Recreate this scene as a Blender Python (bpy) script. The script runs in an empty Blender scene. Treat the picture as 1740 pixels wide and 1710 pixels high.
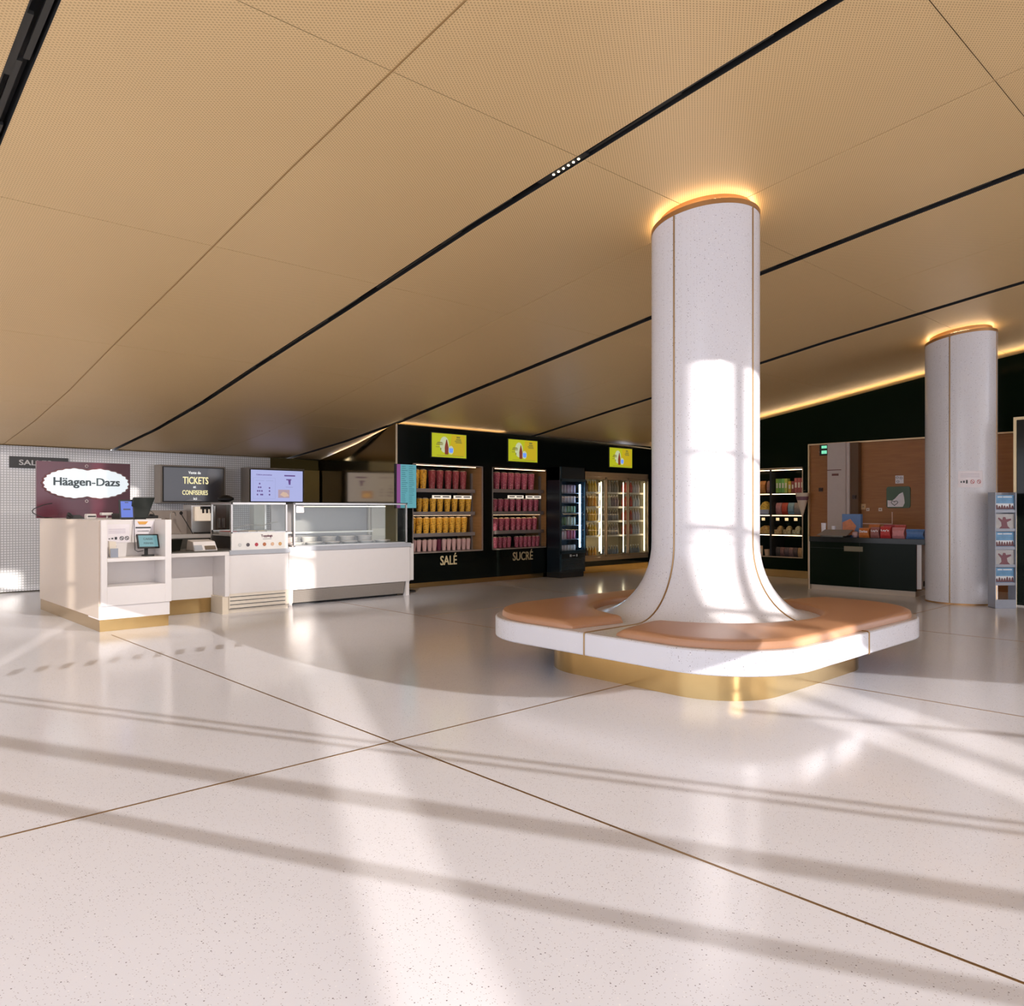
import bpy, math, random
from math import sin, cos, pi, radians
from mathutils import Vector, Matrix
random.seed(7)
SC = bpy.context.scene
COL = SC.collection
# ------------------------------------------------------------------ camera
EYE = 1.35
cam = bpy.data.objects.new('camera', bpy.data.cameras.new('camera'))
COL.objects.link(cam)
cam.location = (0, 0, EYE)
cam.rotation_euler = (pi/2, 0, 0.8176 - pi/2)
cam.data.sensor_width = 36.0
cam.data.lens = 36.0*1325/1740
cam.data.shift_y = 9.5/1740
cam.data.clip_start = 0.05
cam.data.clip_end = 200
SC.camera = cam
# ------------------------------------------------------------------ light
SC.view_settings.view_transform = 'Standard'
SC.view_settings.look = 'None'
SC.view_settings.gamma = 1
SC.view_settings.use_curve_mapping = False
SC.view_settings.exposure = 0.66
SC.cycles.max_bounces = 10
SC.cycles.diffuse_bounces = 5
SC.cycles.glossy_bounces = 5
SC.cycles.sample_clamp_indirect = 6
SC.cycles.caustics_reflective = False
SC.cycles.caustics_refractive = False
world = bpy.data.worlds.new('sky'); SC.world = world
world.use_nodes = True
wn = world.node_tree.nodes; wl = world.node_tree.links
bg = wn['Background']
tc = wn.new('ShaderNodeTexCoord'); sp = wn.new('ShaderNodeSeparateXYZ'); rp = wn.new('ShaderNodeValToRGB')
wl.new(tc.outputs['Generated'], sp.inputs[0]); wl.new(sp.outputs['Z'], rp.inputs[0])
rp.color_ramp.elements[0].position = 0.0; rp.color_ramp.elements[0].color = (0.90, 0.90, 0.98, 1)
rp.color_ramp.elements[1].position = 0.5; rp.color_ramp.elements[1].color = (0.72, 0.80, 1.0, 1)
wl.new(rp.outputs[0], bg.inputs[0])
bg.inputs[1].default_value = 2.15
SUND = Vector((0.43, 0.90, 0)).normalized()
def sun(name, tan_e, strength, color, ang):
    l = bpy.data.lights.new(name, 'SUN'); l.energy = strength; l.color = color; l.angle = radians(ang)
    o = bpy.data.objects.new(name, l); COL.objects.link(o)
    d = Vector((SUND.x, SUND.y, -tan_e)).normalized()
    o.rotation_euler = d.to_track_quat('-Z', 'Y').to_euler()
    o.location = (-4, -8, 9)
    return o
TAN_A, TAN_B = 0.35, 0.162
sun('sun', TAN_A, 2.25, (1.0, 0.95, 0.94), 0.16)
sun('low_sun_glare', TAN_B, 5.2, (1.0, 0.91, 0.84), 0.28)
# soft daylight from the glazed street front behind the camera
def area(name, loc, look, sx, sy, power, color):
    l = bpy.data.lights.new(name, 'AREA'); l.shape = 'RECTANGLE'; l.size = sx; l.size_y = sy; l.energy = power; l.color = color
    o = bpy.data.objects.new(name, l); COL.objects.link(o); o.location = loc
    o.rotation_euler = (Vector(look)-Vector(loc)).to_track_quat('-Z', 'Y').to_euler()
    return o

# ------------------------------------------------------------------ materials
def setin(b, k, v):
    if k in b.inputs: b.inputs[k].default_value = v
def mat(name, color, rough=0.5, metal=0.0, var=0.06, scale=14.0, spec=None, coat=0.0, emit=None, estr=0.0, bump=0.0, alpha=None):
    m = bpy.data.materials.new(name); m.use_nodes = True
    n = m.node_tree.nodes; l = m.node_tree.links; b = n['Principled BSDF']
    c = (*color, 1.0)
    t = n.new('ShaderNodeTexCoord'); nz = n.new('ShaderNodeTexNoise'); nz.inputs['Scale'].default_value = scale
    nz.inputs['Detail'].default_value = 3
    l.new(t.outputs['Object'], nz.inputs['Vector'])
    mx = n.new('ShaderNodeMix'); mx.data_type = 'RGBA'
    l.new(nz.outputs[0], mx.inputs[0])
    mx.inputs[6].default_value = (*[x*(1-var) for x in color], 1); mx.inputs[7].default_value = (*[min(1, x*(1+var)) for x in color], 1)
    l.new(mx.outputs[2], b.inputs['Base Color'])
    b.inputs['Roughness'].default_value = rough; b.inputs['Metallic'].default_value = metal
    if spec is not None: setin(b, 'Specular IOR Level', spec)
    if coat: setin(b, 'Coat Weight', coat); setin(b, 'Coat Roughness', 0.08)
    if emit: setin(b, 'Emission Color', (*emit, 1)); setin(b, 'Emission Strength', estr)
    if bump:
        bp = n.new('ShaderNodeBump'); bp.inputs['Strength'].default_value = bump; bp.inputs['Distance'].default_value = 0.01
        l.new(nz.outputs[0], bp.inputs['Height']); l.new(bp.outputs[0], b.inputs['Normal'])
    return m
def math_node(n, l, op, a, b=None):
    k = n.new('ShaderNodeMath'); k.operation = op
    for i, v in enumerate((a, b)):
        if v is None: continue
        if isinstance(v, (int, float)): k.inputs[i].default_value = v
        else: l.new(v, k.inputs[i])
    return k.outputs[0]
def terrazzo(name, base, rough, scale=70.0, warm=(0.9, 0.9, 0.9)):
    m = mat(name, base, rough, var=0.035, scale=1.3)
    n = m.node_tree.nodes; l = m.node_tree.links; b = n['Principled BSDF']
    prev = b.inputs['Base Color'].links[0].from_socket
    t = [x for x in n if x.type == 'TEX_COORD'][0]
    for sc, thr, colr, keep in ((scale, 0.18, (0.18, 0.16, 0.17), 0.85), (scale*1.9, 0.25, (0.45, 0.42, 0.43), 0.66), (scale*0.8, 0.15, (0.86, 0.85, 0.86), 0.8)):
        v = n.new('ShaderNodeTexVoronoi'); v.inputs['Scale'].default_value = sc
        l.new(t.outputs['Object'], v.inputs['Vector'])
        near = math_node(n, l, 'LESS_THAN', v.outputs['Distance'], thr)
        s = n.new('ShaderNodeSeparateColor'); l.new(v.outputs['Color'], s.inputs[0])
        rare = math_node(n, l, 'GREATER_THAN', s.outputs[0], keep)
        f = math_node(n, l, 'MULTIPLY', near, rare)
        mx = n.new('ShaderNodeMix'); mx.data_type = 'RGBA'; l.new(f, mx.inputs[0]); l.new(prev, mx.inputs[6]); mx.inputs[7].default_value = (*colr, 1)
        prev = mx.outputs[2]
    l.new(prev, b.inputs['Base Color'])
    return m
def perforated(name, base, hole, kx, ky, thr, rough=0.5, metal=0.0):
    m = mat(name, base, rough, metal, var=0.05, scale=0.8)
    n = m.node_tree.nodes; l = m.node_tree.links; b = n['Principled BSDF']
    prev = b.inputs['Base Color'].links[0].from_socket
    t = [x for x in n if x.type == 'TEX_COORD'][0]
    s = n.new('ShaderNodeSeparateXYZ'); l.new(t.outputs['Object'], s.inputs[0])
    sx = math_node(n, l, 'SINE', math_node(n, l, 'MULTIPLY', s.outputs['X'], 2*pi/kx))
    sy = math_node(n, l, 'SINE', math_node(n, l, 'MULTIPLY', s.outputs['Y'], 2*pi/ky))
    pr = math_node(n, l, 'MULTIPLY', sx, sy)
    mr = n.new('ShaderNodeMapRange'); l.new(pr, mr.inputs[0]); mr.inputs[1].default_value = thr; mr.inputs[2].default_value = thr+0.25
    mx = n.new('ShaderNodeMix'); mx.data_type = 'RGBA'; l.new(mr.outputs[0], mx.inputs[0]); l.new(prev, mx.inputs[6]); mx.inputs[7].default_value = (*hole, 1)
    l.new(mx.outputs[2], b.inputs['Base Color'])
    return m
def tiles(name, tile, grout, size, gap, axis, rough=0.3, metal=0.0):
    m = mat(name, tile, rough, metal, var=0.05, scale=3)
    n = m.node_tree.nodes; l = m.node_tree.links; b = n['Principled BSDF']
    prev = b.inputs['Base Color'].links[0].from_socket
    t = [x for x in n if x.type == 'TEX_COORD'][0]
    s = n.new('ShaderNodeSeparateXYZ'); l.new(t.outputs['Object'], s.inputs[0])
    fs = []
    for a in (axis, 'Z'):
        fr = math_node(n, l, 'FRACT', math_node(n, l, 'DIVIDE', math_node(n, l, 'ADD', s.outputs[a], 100.0), size))
        fs.append(math_node(n, l, 'LESS_THAN', fr, gap))
    f = math_node(n, l, 'MAXIMUM', fs[0], fs[1])
    mx = n.new('ShaderNodeMix'); mx.data_type = 'RGBA'; l.new(f, mx.inputs[0]); l.new(prev, mx.inputs[6]); mx.inputs[7].default_value = (*grout, 1)
    l.new(mx.outputs[2], b.inputs['Base Color'])
    return m
def wood(name, c1, c2, rough=0.45, axis='Y', sc=1.0):
    m = mat(name, c1, rough, var=0.0)
    n = m.node_tree.nodes; l = m.node_tree.links; b = n['Principled BSDF']
    t = [x for x in n if x.type == 'TEX_COORD'][0]
    mp = n.new('ShaderNodeMapping'); l.new(t.outputs['Object'], mp.inputs[0]); mp.inputs['Scale'].default_value = (1.2*sc, 1.2*sc, 14*sc)
    nz = n.new('ShaderNodeTexNoise'); nz.inputs['Scale'].default_value = 2.2; nz.inputs['Detail'].default_value = 6; nz.inputs['Distortion'].default_value = 0.6
    l.new(mp.outputs[0], nz.inputs['Vector'])
    mx = n.new('ShaderNodeMix'); mx.data_type = 'RGBA'; l.new(nz.outputs[0], mx.inputs[0])
    mx.inputs[6].default_value = (*c1, 1); mx.inputs[7].default_value = (*c2, 1)
    l.new(mx.outputs[2], b.inputs['Base Color'])
    return m
def blotchy(name, c1, c2, scale, rough=0.5, thr=0.5):
    m = mat(name, c1, rough)
    n = m.node_tree.nodes; l = m.node_tree.links; b = n['Principled BSDF']
    t = [x for x in n if x.type == 'TEX_COORD'][0]
    v = n.new('ShaderNodeTexNoise'); v.inputs['Scale'].default_value = scale; v.inputs['Detail'].default_value = 1
    l.new(t.outputs['Object'], v.inputs['Vector'])
    mr = n.new('ShaderNodeMapRange'); mr.inputs[1].default_value = thr; mr.inputs[2].default_value = thr+0.06; l.new(v.outputs[0], mr.inputs[0])
    mx = n.new('ShaderNodeMix'); mx.data_type = 'RGBA'; l.new(mr.outputs[0], mx.inputs[0])
    mx.inputs[6].default_value = (*c1, 1); mx.inputs[7].default_value = (*c2, 1); l.new(mx.outputs[2], b.inputs['Base Color'])
    return m
def glass(name, tint=(0.95, 0.98, 0.97), rough=0.0, refl=0.12):
    m = bpy.data.materials.new(name); m.use_nodes = True
    n = m.node_tree.nodes; l = m.node_tree.links; n.remove(n['Principled BSDF'])
    tr = n.new('ShaderNodeBsdfTransparent'); tr.inputs[0].default_value = (*tint, 1)
    g = n.new('ShaderNodeBsdfGlossy'); g.inputs['Roughness'].default_value = rough
    fr = n.new('ShaderNodeLayerWeight'); fr.inputs[0].default_value = 0.5
    f = math_node(n, l, 'ADD', math_node(n, l, 'MULTIPLY', math_node(n, l, 'POWER', fr.outputs['Facing'], 4.0), 0.5), refl*0.25)
    mx = n.new('ShaderNodeMixShader'); l.new(f, mx.inputs[0]); l.new(tr.outputs[0], mx.inputs[1]); l.new(g.outputs[0], mx.inputs[2])
    l.new(mx.outputs[0], n['Material Output'].inputs[0])
    return m
def glow(name, color, s, base=None):
    return mat(name, base or color, 0.6, emit=color, estr=s, var=0.02)

M = {}
M['floor'] = terrazzo('terrazzo_floor', (0.74, 0.74, 0.785), 0.15, 72)
M['terrazzo'] = terrazzo('terrazzo_white', (0.68, 0.68, 0.72), 0.22, 55)
M['brass'] = mat('brass', (0.56, 0.38, 0.16), 0.18, 1.0, var=0.10, scale=5)
M['brass_dark'] = mat('aged_brass', (0.33, 0.21, 0.10), 0.4, 0.9)
M['bronze_cap'] = mat('bronze_cap', (0.40, 0.22, 0.09), 0.35, 0.7)
M['gold_wall'] = mat('gold_polished_panel', (0.42, 0.28, 0.07), 0.09, 1.0, var=0.05, scale=2)
M['ceiling'] = perforated('perforated_gold_ceiling', (0.76, 0.54, 0.27), (0.48, 0.32, 0.14), 0.032, 0.021, 0.30, 0.45, 0.12)
M['seam'] = mat('seam_brown', (0.10, 0.055, 0.02), 0.7)
M['black'] = mat('black_gloss_panel', (0.004, 0.006, 0.005), 0.10, spec=.2)
M['green_black'] = mat('dark_green_panel', (0.005, 0.010, 0.005), 0.10, spec=.05)
M['matt_black'] = mat('matt_black', (0.012, 0.012, 0.012), 0.6)
M['slot'] = mat('slot_grey_black', (0.030, 0.030, 0.026), 0.5)
M['white'] = mat('white_laminate', (0.80, 0.765, 0.745), 0.32, var=0.02)
M['cream'] = mat('cream_laminate', (0.64, 0.54, 0.44), 0.22, var=0.02)
M['grey'] = mat('blue_grey_edge', (0.42, 0.44, 0.48), 0.4)
M['steel'] = mat('stainless_steel', (0.50, 0.47, 0.44), 0.28, 0.9, var=0.08, scale=6)
M['dark_steel'] = mat('dark_steel', (0.13, 0.12, 0.10), 0.35, 0.7)
M['tile'] = tiles('white_mosaic_tiles', (0.84, 0.84, 0.86), (0.50, 0.51, 0.52), 0.041, 0.30, 'X', 0.25)
M['leather'] = mat('tan_leather', (0.44, 0.225, 0.12), 0.40, var=0.05, scale=60, bump=0.05)
M['wood'] = wood('oak_panelling', (0.27, 0.095, 0.020), (0.42, 0.175, 0.045))
M['wood_warm'] = wood('warm_wood', (0.30, 0.15, 0.05), (0.48, 0.26, 0.11))
M['burgundy'] = mat('burgundy_acrylic', (0.075, 0.012, 0.022), 0.18)
M['glass'] = glass('clear_glass')
M['ink'] = mat('dark_ink', (0.04, 0.045, 0.05), 0.5)
M['gold_text'] = mat('gold_letters', (0.72, 0.60, 0.34), 0.5)
M['paper'] = mat('white_paper', (0.86, 0.82, 0.86), 0.7)
M['led_warm'] = glow('warm_led', (1.0, 0.72, 0.42), 12)
M['led_line'] = glow('warm_line_led', (1.0, 0.72, 0.42), 5)
M['led_soft'] = glow('soft_warm_led', (1.0, 0.68, 0.38), 4)
M['led_white'] = glow('white_led', (1.0, 0.82, 0.56), 6)
M['led_blue'] = glow('blue_led', (0.45, 0.70, 1.0), 11)
M['rack'] = mat('clear_grey_acrylic', (0.30, 0.33, 0.40), 0.15)
M['grille'] = tiles('steel_mesh', (0.47, 0.44, 0.40), (0.30, 0.27, 0.24), 0.02, 0.4, 'X', 0.35, 0.6)

# ------------------------------------------------------------------ mesh helpers
class MB:
    def __init__(s): s.v = []; s.f = []
    def box(s, x0, x1, y0, y1, z0, z1):
        i = len(s.v)
        s.v += [(x, y, z) for z in (z0, z1) for (x, y) in ((x0, y0), (x1, y0), (x1, y1), (x0, y1))]
        s.f += [tuple(i+k for k in q) for q in ((3, 2, 1, 0), (4, 5, 6, 7), (0, 1, 5, 4), (1, 2, 6, 5), (2, 3, 7, 6), (3, 0, 4, 7))]
        return s
    def hexa(s, lo, hi):
        i = len(s.v); s.v += list(lo)+list(hi); n = len(lo)
        s.f.append(tuple(i+k for k in reversed(range(n)))); s.f.append(tuple(i+n+k for k in range(n)))
        for k in range(n): s.f.append((i+k, i+(k+1) % n, i+n+(k+1) % n, i+n+k))
        return s
    def lathe(s, prof, c=(0, 0, 0), n=32, cap=True, a0=0, sq=None):
        i = len(s.v)
        for r, z in prof:
            for k in range(n):
                a = a0+2*pi*k/n; s.v.append((c[0]+r*cos(a), c[1]+r*sin(a), c[2]+z))
        for j in range(len(prof)-1):
            for k in range(n):
                s.f.append((i+j*n+k, i+j*n+(k+1) % n, i+(j+1)*n+(k+1) % n, i+(j+1)*n+k))
        if cap:
            s.f.append(tuple(i+k for k in reversed(range(n)))); s.f.append(tuple(i+(len(prof)-1)*n+k for k in range(n)))
        return s
    def tube(s, pts, r, n=8, closed=False):
        pts = [Vector(p) for p in pts]; i = len(s.v); m = len(pts); last = None
        for j, p in enumerate(pts):
            if closed: d = pts[(j+1) % m]-pts[j-1]
            else: d = pts[min(j+1, m-1)]-pts[max(j-1, 0)]
            d.normalize()
            u = last if last is not None else (Vector((0, 0, 1)) if abs(d.z) < .9 else Vector((1, 0, 0)))
            u = (u-d*u.dot(d)).normalized(); w = d.cross(u); last = u
            for k in range(n):
                a = 2*pi*k/n; q = p+u*(r*cos(a))+w*(r*sin(a)); s.v.append(tuple(q))
        for j in range(m if closed else m-1):
            for k in range(n):
                a, b = i+j*n, i+((j+1) % m)*n
                s.f.append((a+k, a+(k+1) % n, b+(k+1) % n, b+k))
        if not closed:
            s.f.append(tuple(i+k for k in reversed(range(n)))); s.f.append(tuple(i+(m-1)*n+k for k in range(n)))
        return s
    def plate(s, poly, frame, t=0.004):
        """2-D outline laid on a frame (origin, right, up) and given a thickness t towards the viewer side"""
        o, r, u = [Vector(q) for q in frame]; nrm = r.cross(u)
        a = [o+r*x+u*y for x, y in poly]
        return s.hexa([tuple(q) for q in a], [tuple(q+nrm*t) for q in a])
    def build(s, name, m, parent=None, loc=(0, 0, 0), smooth=False, bevel=0.0, seg=2):
        me = bpy.data.meshes.new(name); L = Vector(loc)
        me.from_pydata([tuple(Vector(v)-L) for v in s.v], [], s.f); me.validate(); me.update()
        import bmesh
        bm = bmesh.new(); bm.from_mesh(me); bmesh.ops.recalc_face_normals(bm, faces=bm.faces); bm.to_mesh(me); bm.free()
        me.materials.append(m)
        o = bpy.data.objects.new(name, me); COL.objects.link(o)
        if smooth:
            for p in me.polygons: p.use_smooth = True
            md = None
            try: me.set_sharp_from_angle(angle=radians(38))
            except Exception: pass
        if bevel:
            b = o.modifiers.new('bevel', 'BEVEL'); b.width = bevel; b.segments = seg; b.limit_method = 'ANGLE'
        if parent: o.parent = parent
        return o
def tagit(o, label, cat, group=None, kind=None):
    if label: o['label'] = label
    if cat: o['category'] = cat
    if group: o['group'] = group
    if kind: o['kind'] = kind
    return o
class Thing:
    def __init__(s, name, label, cat, loc, group=None):
        s.loc = Vector(loc); s.o = bpy.data.objects.new(name, None); s.o.empty_display_size = .1; COL.objects.link(s.o); s.o.location = loc
        tagit(s.o, label, cat, group)
    def part(s, name, mb, m, label=None, parent=None, **k):
        o = mb.build(name, m, parent or s.o, s.loc, **k)
        if label: o['label'] = label
        return o
def single(name, mb, m, label, cat, loc, group=None, **k):
    o = mb.build(name, m, None, loc, **k); o.location = loc
    return tagit(o, label, cat, group)
def struct(name, mb, m, **k):
    o = mb.build(name, m, None, **k); o['kind'] = 'structure'; return o
def dup(root, loc, label, rot=None, group=None, sc=None):
    r = root.copy(); COL.objects.link(r); r.location = loc
    if rot is not None: r.rotation_euler = (0, 0, rot)
    if sc: r.scale = sc
    if label: r['label'] = label
    if group: r['group'] = group
    for ch in list(root.children):
        c = ch.copy(); COL.objects.link(c); c.parent = r
        for g in list(ch.children):
            d = g.copy(); COL.objects.link(d); d.parent = c
    return r
def circle(cx, cy, rx, ry=None, n=24):
    ry = ry or rx
    return [(cx+rx*cos(2*pi*k/n), cy+ry*sin(2*pi*k/n)) for k in range(n)]
def rect(x0, y0, x1, y1): return [(x0, y0), (x1, y0), (x1, y1), (x0, y1)]
def FY(X, Y, Z): return ((X, Y, Z), (1, 0, 0), (0, 0, 1))        # facing -Y
def FX(X, Y, Z): return ((X, Y, Z), (0, -1, 0), (0, 0, 1))       # facing -X
def text(T, name, s, frame, w, h, m, t=0.004, bold=0.0, parent=None):
    """letters fitted into a w x h box centred on the frame's origin"""
    cu = bpy.data.curves.new(name, 'FONT'); cu.body = s; cu.extrude = 0.01; cu.resolution_u = 3
    tmp = bpy.data.objects.new('tmp', cu); COL.objects.link(tmp)
    bpy.context.view_layer.update()
    me = bpy.data.meshes.new_from_object(tmp.evaluated_get(bpy.context.evaluated_depsgraph_get()))
    bpy.data.objects.remove(tmp); bpy.data.curves.remove(cu)
    if bold:
        vs = [v.co.copy() for v in me.vertices]; fs = [tuple(p.vertices) for p in me.polygons]; nv = len(vs)
        D = [(dx, dy) for dx in (-bold*1.6, 0, bold*1.6) for dy in (-bold*.8, bold*.8)]
        me2 = bpy.data.meshes.new(name)
        me2.from_pydata([(v.x+dx, v.y+dy, v.z+(.0002*k_ if v.z > 0 else 0)) for k_, (dx, dy) in enumerate(D) for v in vs], [], [tuple(q+nv*k_ for q in f) for k_ in range(len(D)) for f in fs])
        bpy.data.meshes.remove(me); me = me2
    xs = [v.co.x for v in me.vertices]; ys = [v.co.y for v in me.vertices]
    cx, cy = (min(xs)+max(xs))/2, (min(ys)+max(ys))/2; sx, sy = w/(max(xs)-min(xs)), h/(max(ys)-min(ys))
    o_, r, u = [Vector(q) for q in frame]; nrm = r.cross(u)
    loc = T.loc if T else Vector((0, 0, 0))
    for v in me.vertices:
        v.co = o_+r*((v.co.x-cx)*sx)+u*((v.co.y-cy)*sy)+nrm*(t+(v.co.z-.01) if v.co.z > 0 else 0)-loc
    me.materials.clear(); me.materials.append(m); me.name = name
    o = bpy.data.objects.new(name, me); COL.objects.link(o)
    o.parent = parent or (T.o if T else None)
    return o
ORD = ['first', 'second', 'third', 'fourth', 'fifth', 'sixth', 'seventh', 'eighth', 'ninth', 'tenth', 'eleventh', 'twelfth']
def nth(i, n):
    if i == 0: return 'leftmost'
    if i == n-1: return 'rightmost'
    return ORD[i]+' from the left'

# ------------------------------------------------------------------ structure
KY = [-20, -2.0, 1.0, 3.0, 5.0, 7.0, 9.0, 10.75, 12.5, 14.6, 15.2]
KZ = [4.75, 4.75, 4.262, 3.995, 3.714, 3.393, 3.085, 2.80, 2.575, 2.375, 2.32]
def zc(y):
    for i in range(len(KY)-1):
        if y <= KY[i+1]:
            t = (y-KY[i])/(KY[i+1]-KY[i]); return KZ[i]+t*(KZ[i+1]-KZ[i])
    return KZ[-1]
# floor
b = MB(); b.box(-9, 22, -20, 16, -0.2, 0.0)
struct('floor', b, M['floor'])
k = 1
for x0 in (-0.72, 2.577, 5.875, 9.19):
    b = MB(); b.box(x0-.006, x0+.006, -16, 9.0 if x0 < 3 else 10.7, 0.0, 0.0015); struct('trim_%d' % k, b, M['brass_dark']); k += 1
for y0 in (-2.8, 0.48, 3.77, 7.9):
    b = MB(); b.box(-6 if y0 < 5 else 5.9, 12.3, y0-.006, y0+.006, 0.0, 0.0018); struct('trim_%d' % k, b, M['brass_dark']); k += 1
def yfront(x): return (-3.05-.9*x)/.43      # line of the glazed street front
# ceiling: metal panels between dark slots and fine seams
slots = [(-5.66, .10), (-2.36, .10), (0.935, .118), (4.225, .086), (7.53, .125), (10.81, .14)]
seams = [(-4.0, .01), (-0.72, .01), (2.585, .018), (5.865, .009), (9.19, .007)]
cuts = sorted(slots+seams); edges = [-9.0]
for x, w in cuts: edges += [x-w/2, x+w/2]
edges.append(14.95)
ysteps = [-20, -14, -8, -2.0, 1.58, 3.775, 6.33, 8.95, 11.5, 14.95]
b = MB()
for i in range(0, len(edges), 2):
    xa, xb = edges[i], edges[i+1]
    for j in range(len(ysteps)-1):
        ya, yb = ysteps[j]+.003, ysteps[j+1]-.003
        ks = [ya]+[y for y in KY if ya < y < yb]+[yb]
        for p in range(len(ks)-1):
            y0, y1 = ks[p], ks[p+1]; z1 = zc(y1)
            if y1 <= max(yfront(xa), yfront(xb)): continue
            ya_, yb_ = max(y0, yfront(xa)), max(y0, yfront(xb))
            lo = [(xa, ya_, zc(ya_)), (xb, yb_, zc(yb_)), (xb, y1, z1), (xa, y1, z1)]
            b.hexa(lo, [(x, y, z+.004) for x, y, z in lo])
struct('ceiling', b, M['ceiling'])
b = MB()
for i in range(49):
    xa, xb = -9+i*.5, -8.5+i*.5
    for p in range(len(KY)-1):
        y0, y1 = KY[p], KY[p+1]
        if y1 <= max(yfront(xa), yfront(xb)): continue
        ya_, yb_ = max(y0, yfront(xa)), max(y0, yfront(xb))
        lo = [(xa, ya_, zc(ya_)+.16), (xb, yb_, zc(yb_)+.16), (xb, y1, zc(y1)+.16), (xa, y1, zc(y1)+.16)]
        b.hexa(lo, [(x, y, z+.3) for x, y, z in lo])
struct('roof', b, mat('brown_backing', (.30, .18, .07), .7))
b = MB()
for (x, w) in seams:
    ks = [max(-6, yfront(x)+.2)]+[y for y in KY if max(-6, yfront(x)+.2) < y < 14.9]+[14.9]
    for p in range(len(ks)-1):
        y0, y1 = ks[p], ks[p+1]
        lo = [(x-.02, y0, zc(y0)+.008), (x+.02, y0, zc(y0)+.008), (x+.02, y1, zc(y1)+.008), (x-.02, y1, zc(y1)+.008)]
        b.hexa(lo, [(a, c, z+.004) for a, c, z in lo])
struct('trim_18', b, mat('golden_seam_strip', (.52, .33, .14), .5))
k = 20
for (x, w) in slots:
    b = MB()
    def rail(xa, xb, ya, yb, dz, h=.03):
        ks = [ya]+[y for y in KY if ya < y < yb]+[yb]
        for p in range(len(ks)-1):
            y0, y1 = ks[p], ks[p+1]; z0, z1 = zc(y0)+dz, zc(y1)+dz
            b.hexa([(xa, y0, z0), (xb, y0, z0), (xb, y1, z1), (xa, y1, z1)], [(xa, y0, z0+h), (xb, y0, z0+h), (xb, y1, z1+h), (xa, y1, z1+h)])
    ys_ = max(-14, yfront(x)+.2)
    rail(x-w/2-.01, x-w/2, ys_, 14.9, .005, .125); rail(x+w/2, x+w/2+.01, ys_, 14.9, .005, .125)
    rail(x-w/2, x+w/2, ys_, 14.9, .11, .03)
    struct('trim_%d' % k, b, M['matt_black']); k += 1
    b = MB(); y = max(-6.0, ys_); i = 0
    while y < 12.8:
        ln = random.choice((.55, .9, 1.3)); off = (-.24, .0, .22)[i % 3]*w
        rail(x+off-w*.13, x+off+w*.13, y, min(y+ln, 13.0), .028, .02); y += ln*.72; i += 1
    rail(x-w*.47, x-w*.40, max(-6, ys_), 13.0, .012, .03)
    struct('trim_%d' % k, b, M['slot']); k += 1
# rear white mosaic wall, dark panel beside it, polished gold return, black fronts
def wall_poly(mb, pts, off):
    mb.hexa(pts, [tuple(Vector(p)+Vector(off)) for p in pts]); return mb
zb = zc(14.6)
b = MB(); b.box(-9, 7.10, 14.6, 14.8, 0.02, zb-.015); struct('wall_rear_tiled', b, M['tile'])
b = MB(); b.box(-9, 7.10, 14.59, 14.6, 0.0, 0.02); struct('baseboard_rear', b, M['dark_steel'])
b = MB(); b.box(7.10, 8.4, 14.6, 14.8, 0, zb-.01); struct('wall_rear_dark', b, M['black'])
b = MB()
def gx(y): return 7.45+.71*(y-10.76)/3.84
gp = [(10.76, 0), (14.6, 0), (14.6, zc(14.6)-.03), (12.5, zc(12.5)-.03), (10.76, zc(10.76)-.03)]
b.hexa([(gx(y), y, z) for y, z in gp], [(gx(y)+.05, y, z) for y, z in gp])
struct('wall_gold', b, M['gold_wall'])
b = MB(); b.box(7.44, 7.46, 10.735, 10.76, 0, zc(10.75)-.05); struct('trim_40', b, mat('pale_corner_trim', (.62, .50, .34), .4))
zt = zc(10.75)-.045
OP = [(7.77, 9.343, .585, 2.118), (9.573, 11.135, .585, 2.118), (12.02, 14.29, .25, 2.12)]
b = MB(); y0, y1 = 10.75, 10.80
b.box(7.46, 14.4, y0, y1, 2.12, zt); b.box(7.46, 12.02, y0, y1, .085, .585)
b.box(7.46, 7.77, y0, y1, .585, 2.12); b.box(9.343, 9.573, y0, y1, .585, 2.12); b.box(11.135, 12.02, y0, y1, .585, 2.12)
b.box(12.02, 14.4, y0, y1, .14, .25); b.box(14.29, 14.4, y0, y1, .25, 2.12)
struct('wall_black', b, M['black'])
b = MB(); b.box(7.72, 14.6, 11.75, 11.8, 0, zc(11.8)-.05); struct('wall_behind_shelves', b, M['matt_black'])
b = MB(); b.box(7.48, 12.0, 10.79, 10.83, 0, .085); b.box(12.0, 14.4, 10.80, 10.84, 0, .14); struct('baseboard_black', b, M['brass'])
# right wall: dark green cladding over shelving and oak panelling
b = MB(); X0 = 14.4
def slab_top(mb, ya, yb, zlo, dz):
    ks = [ya]+[y for y in KY if ya < y < yb]+[yb]
    for p in range(len(ks)-1):
        a, c = ks[p], ks[p+1]
        mb.hexa([(X0, a, zlo), (X0, c, zlo), (X0, c, zc(c)-dz), (X0, a, zc(a)-dz)], [(X0+.06, a, zlo), (X0+.06, c, zlo), (X0+.06, c, zc(c)-dz), (X0+.06, a, zc(a)-dz)])
slab_top(b, 7.02, 10.75, 2.15, .10); slab_top(b, -1.0, 7.02, 2.57, .10)
b.box(X0, X0+.06, 7.02, 7.136, .145, 2.15); b.box(X0, X0+.06, 9.75, 10.75, .145, 2.15); b.box(X0, X0+.06, 7.136, 9.75, .145, .39)
struct('wall_right', b, M['green_black'])
b = MB(); b.box(X0+.04, X0+.09, -1.0, 7.02, 0, 2.57); struct('wall_right_oak', b, M['wood'])
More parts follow.
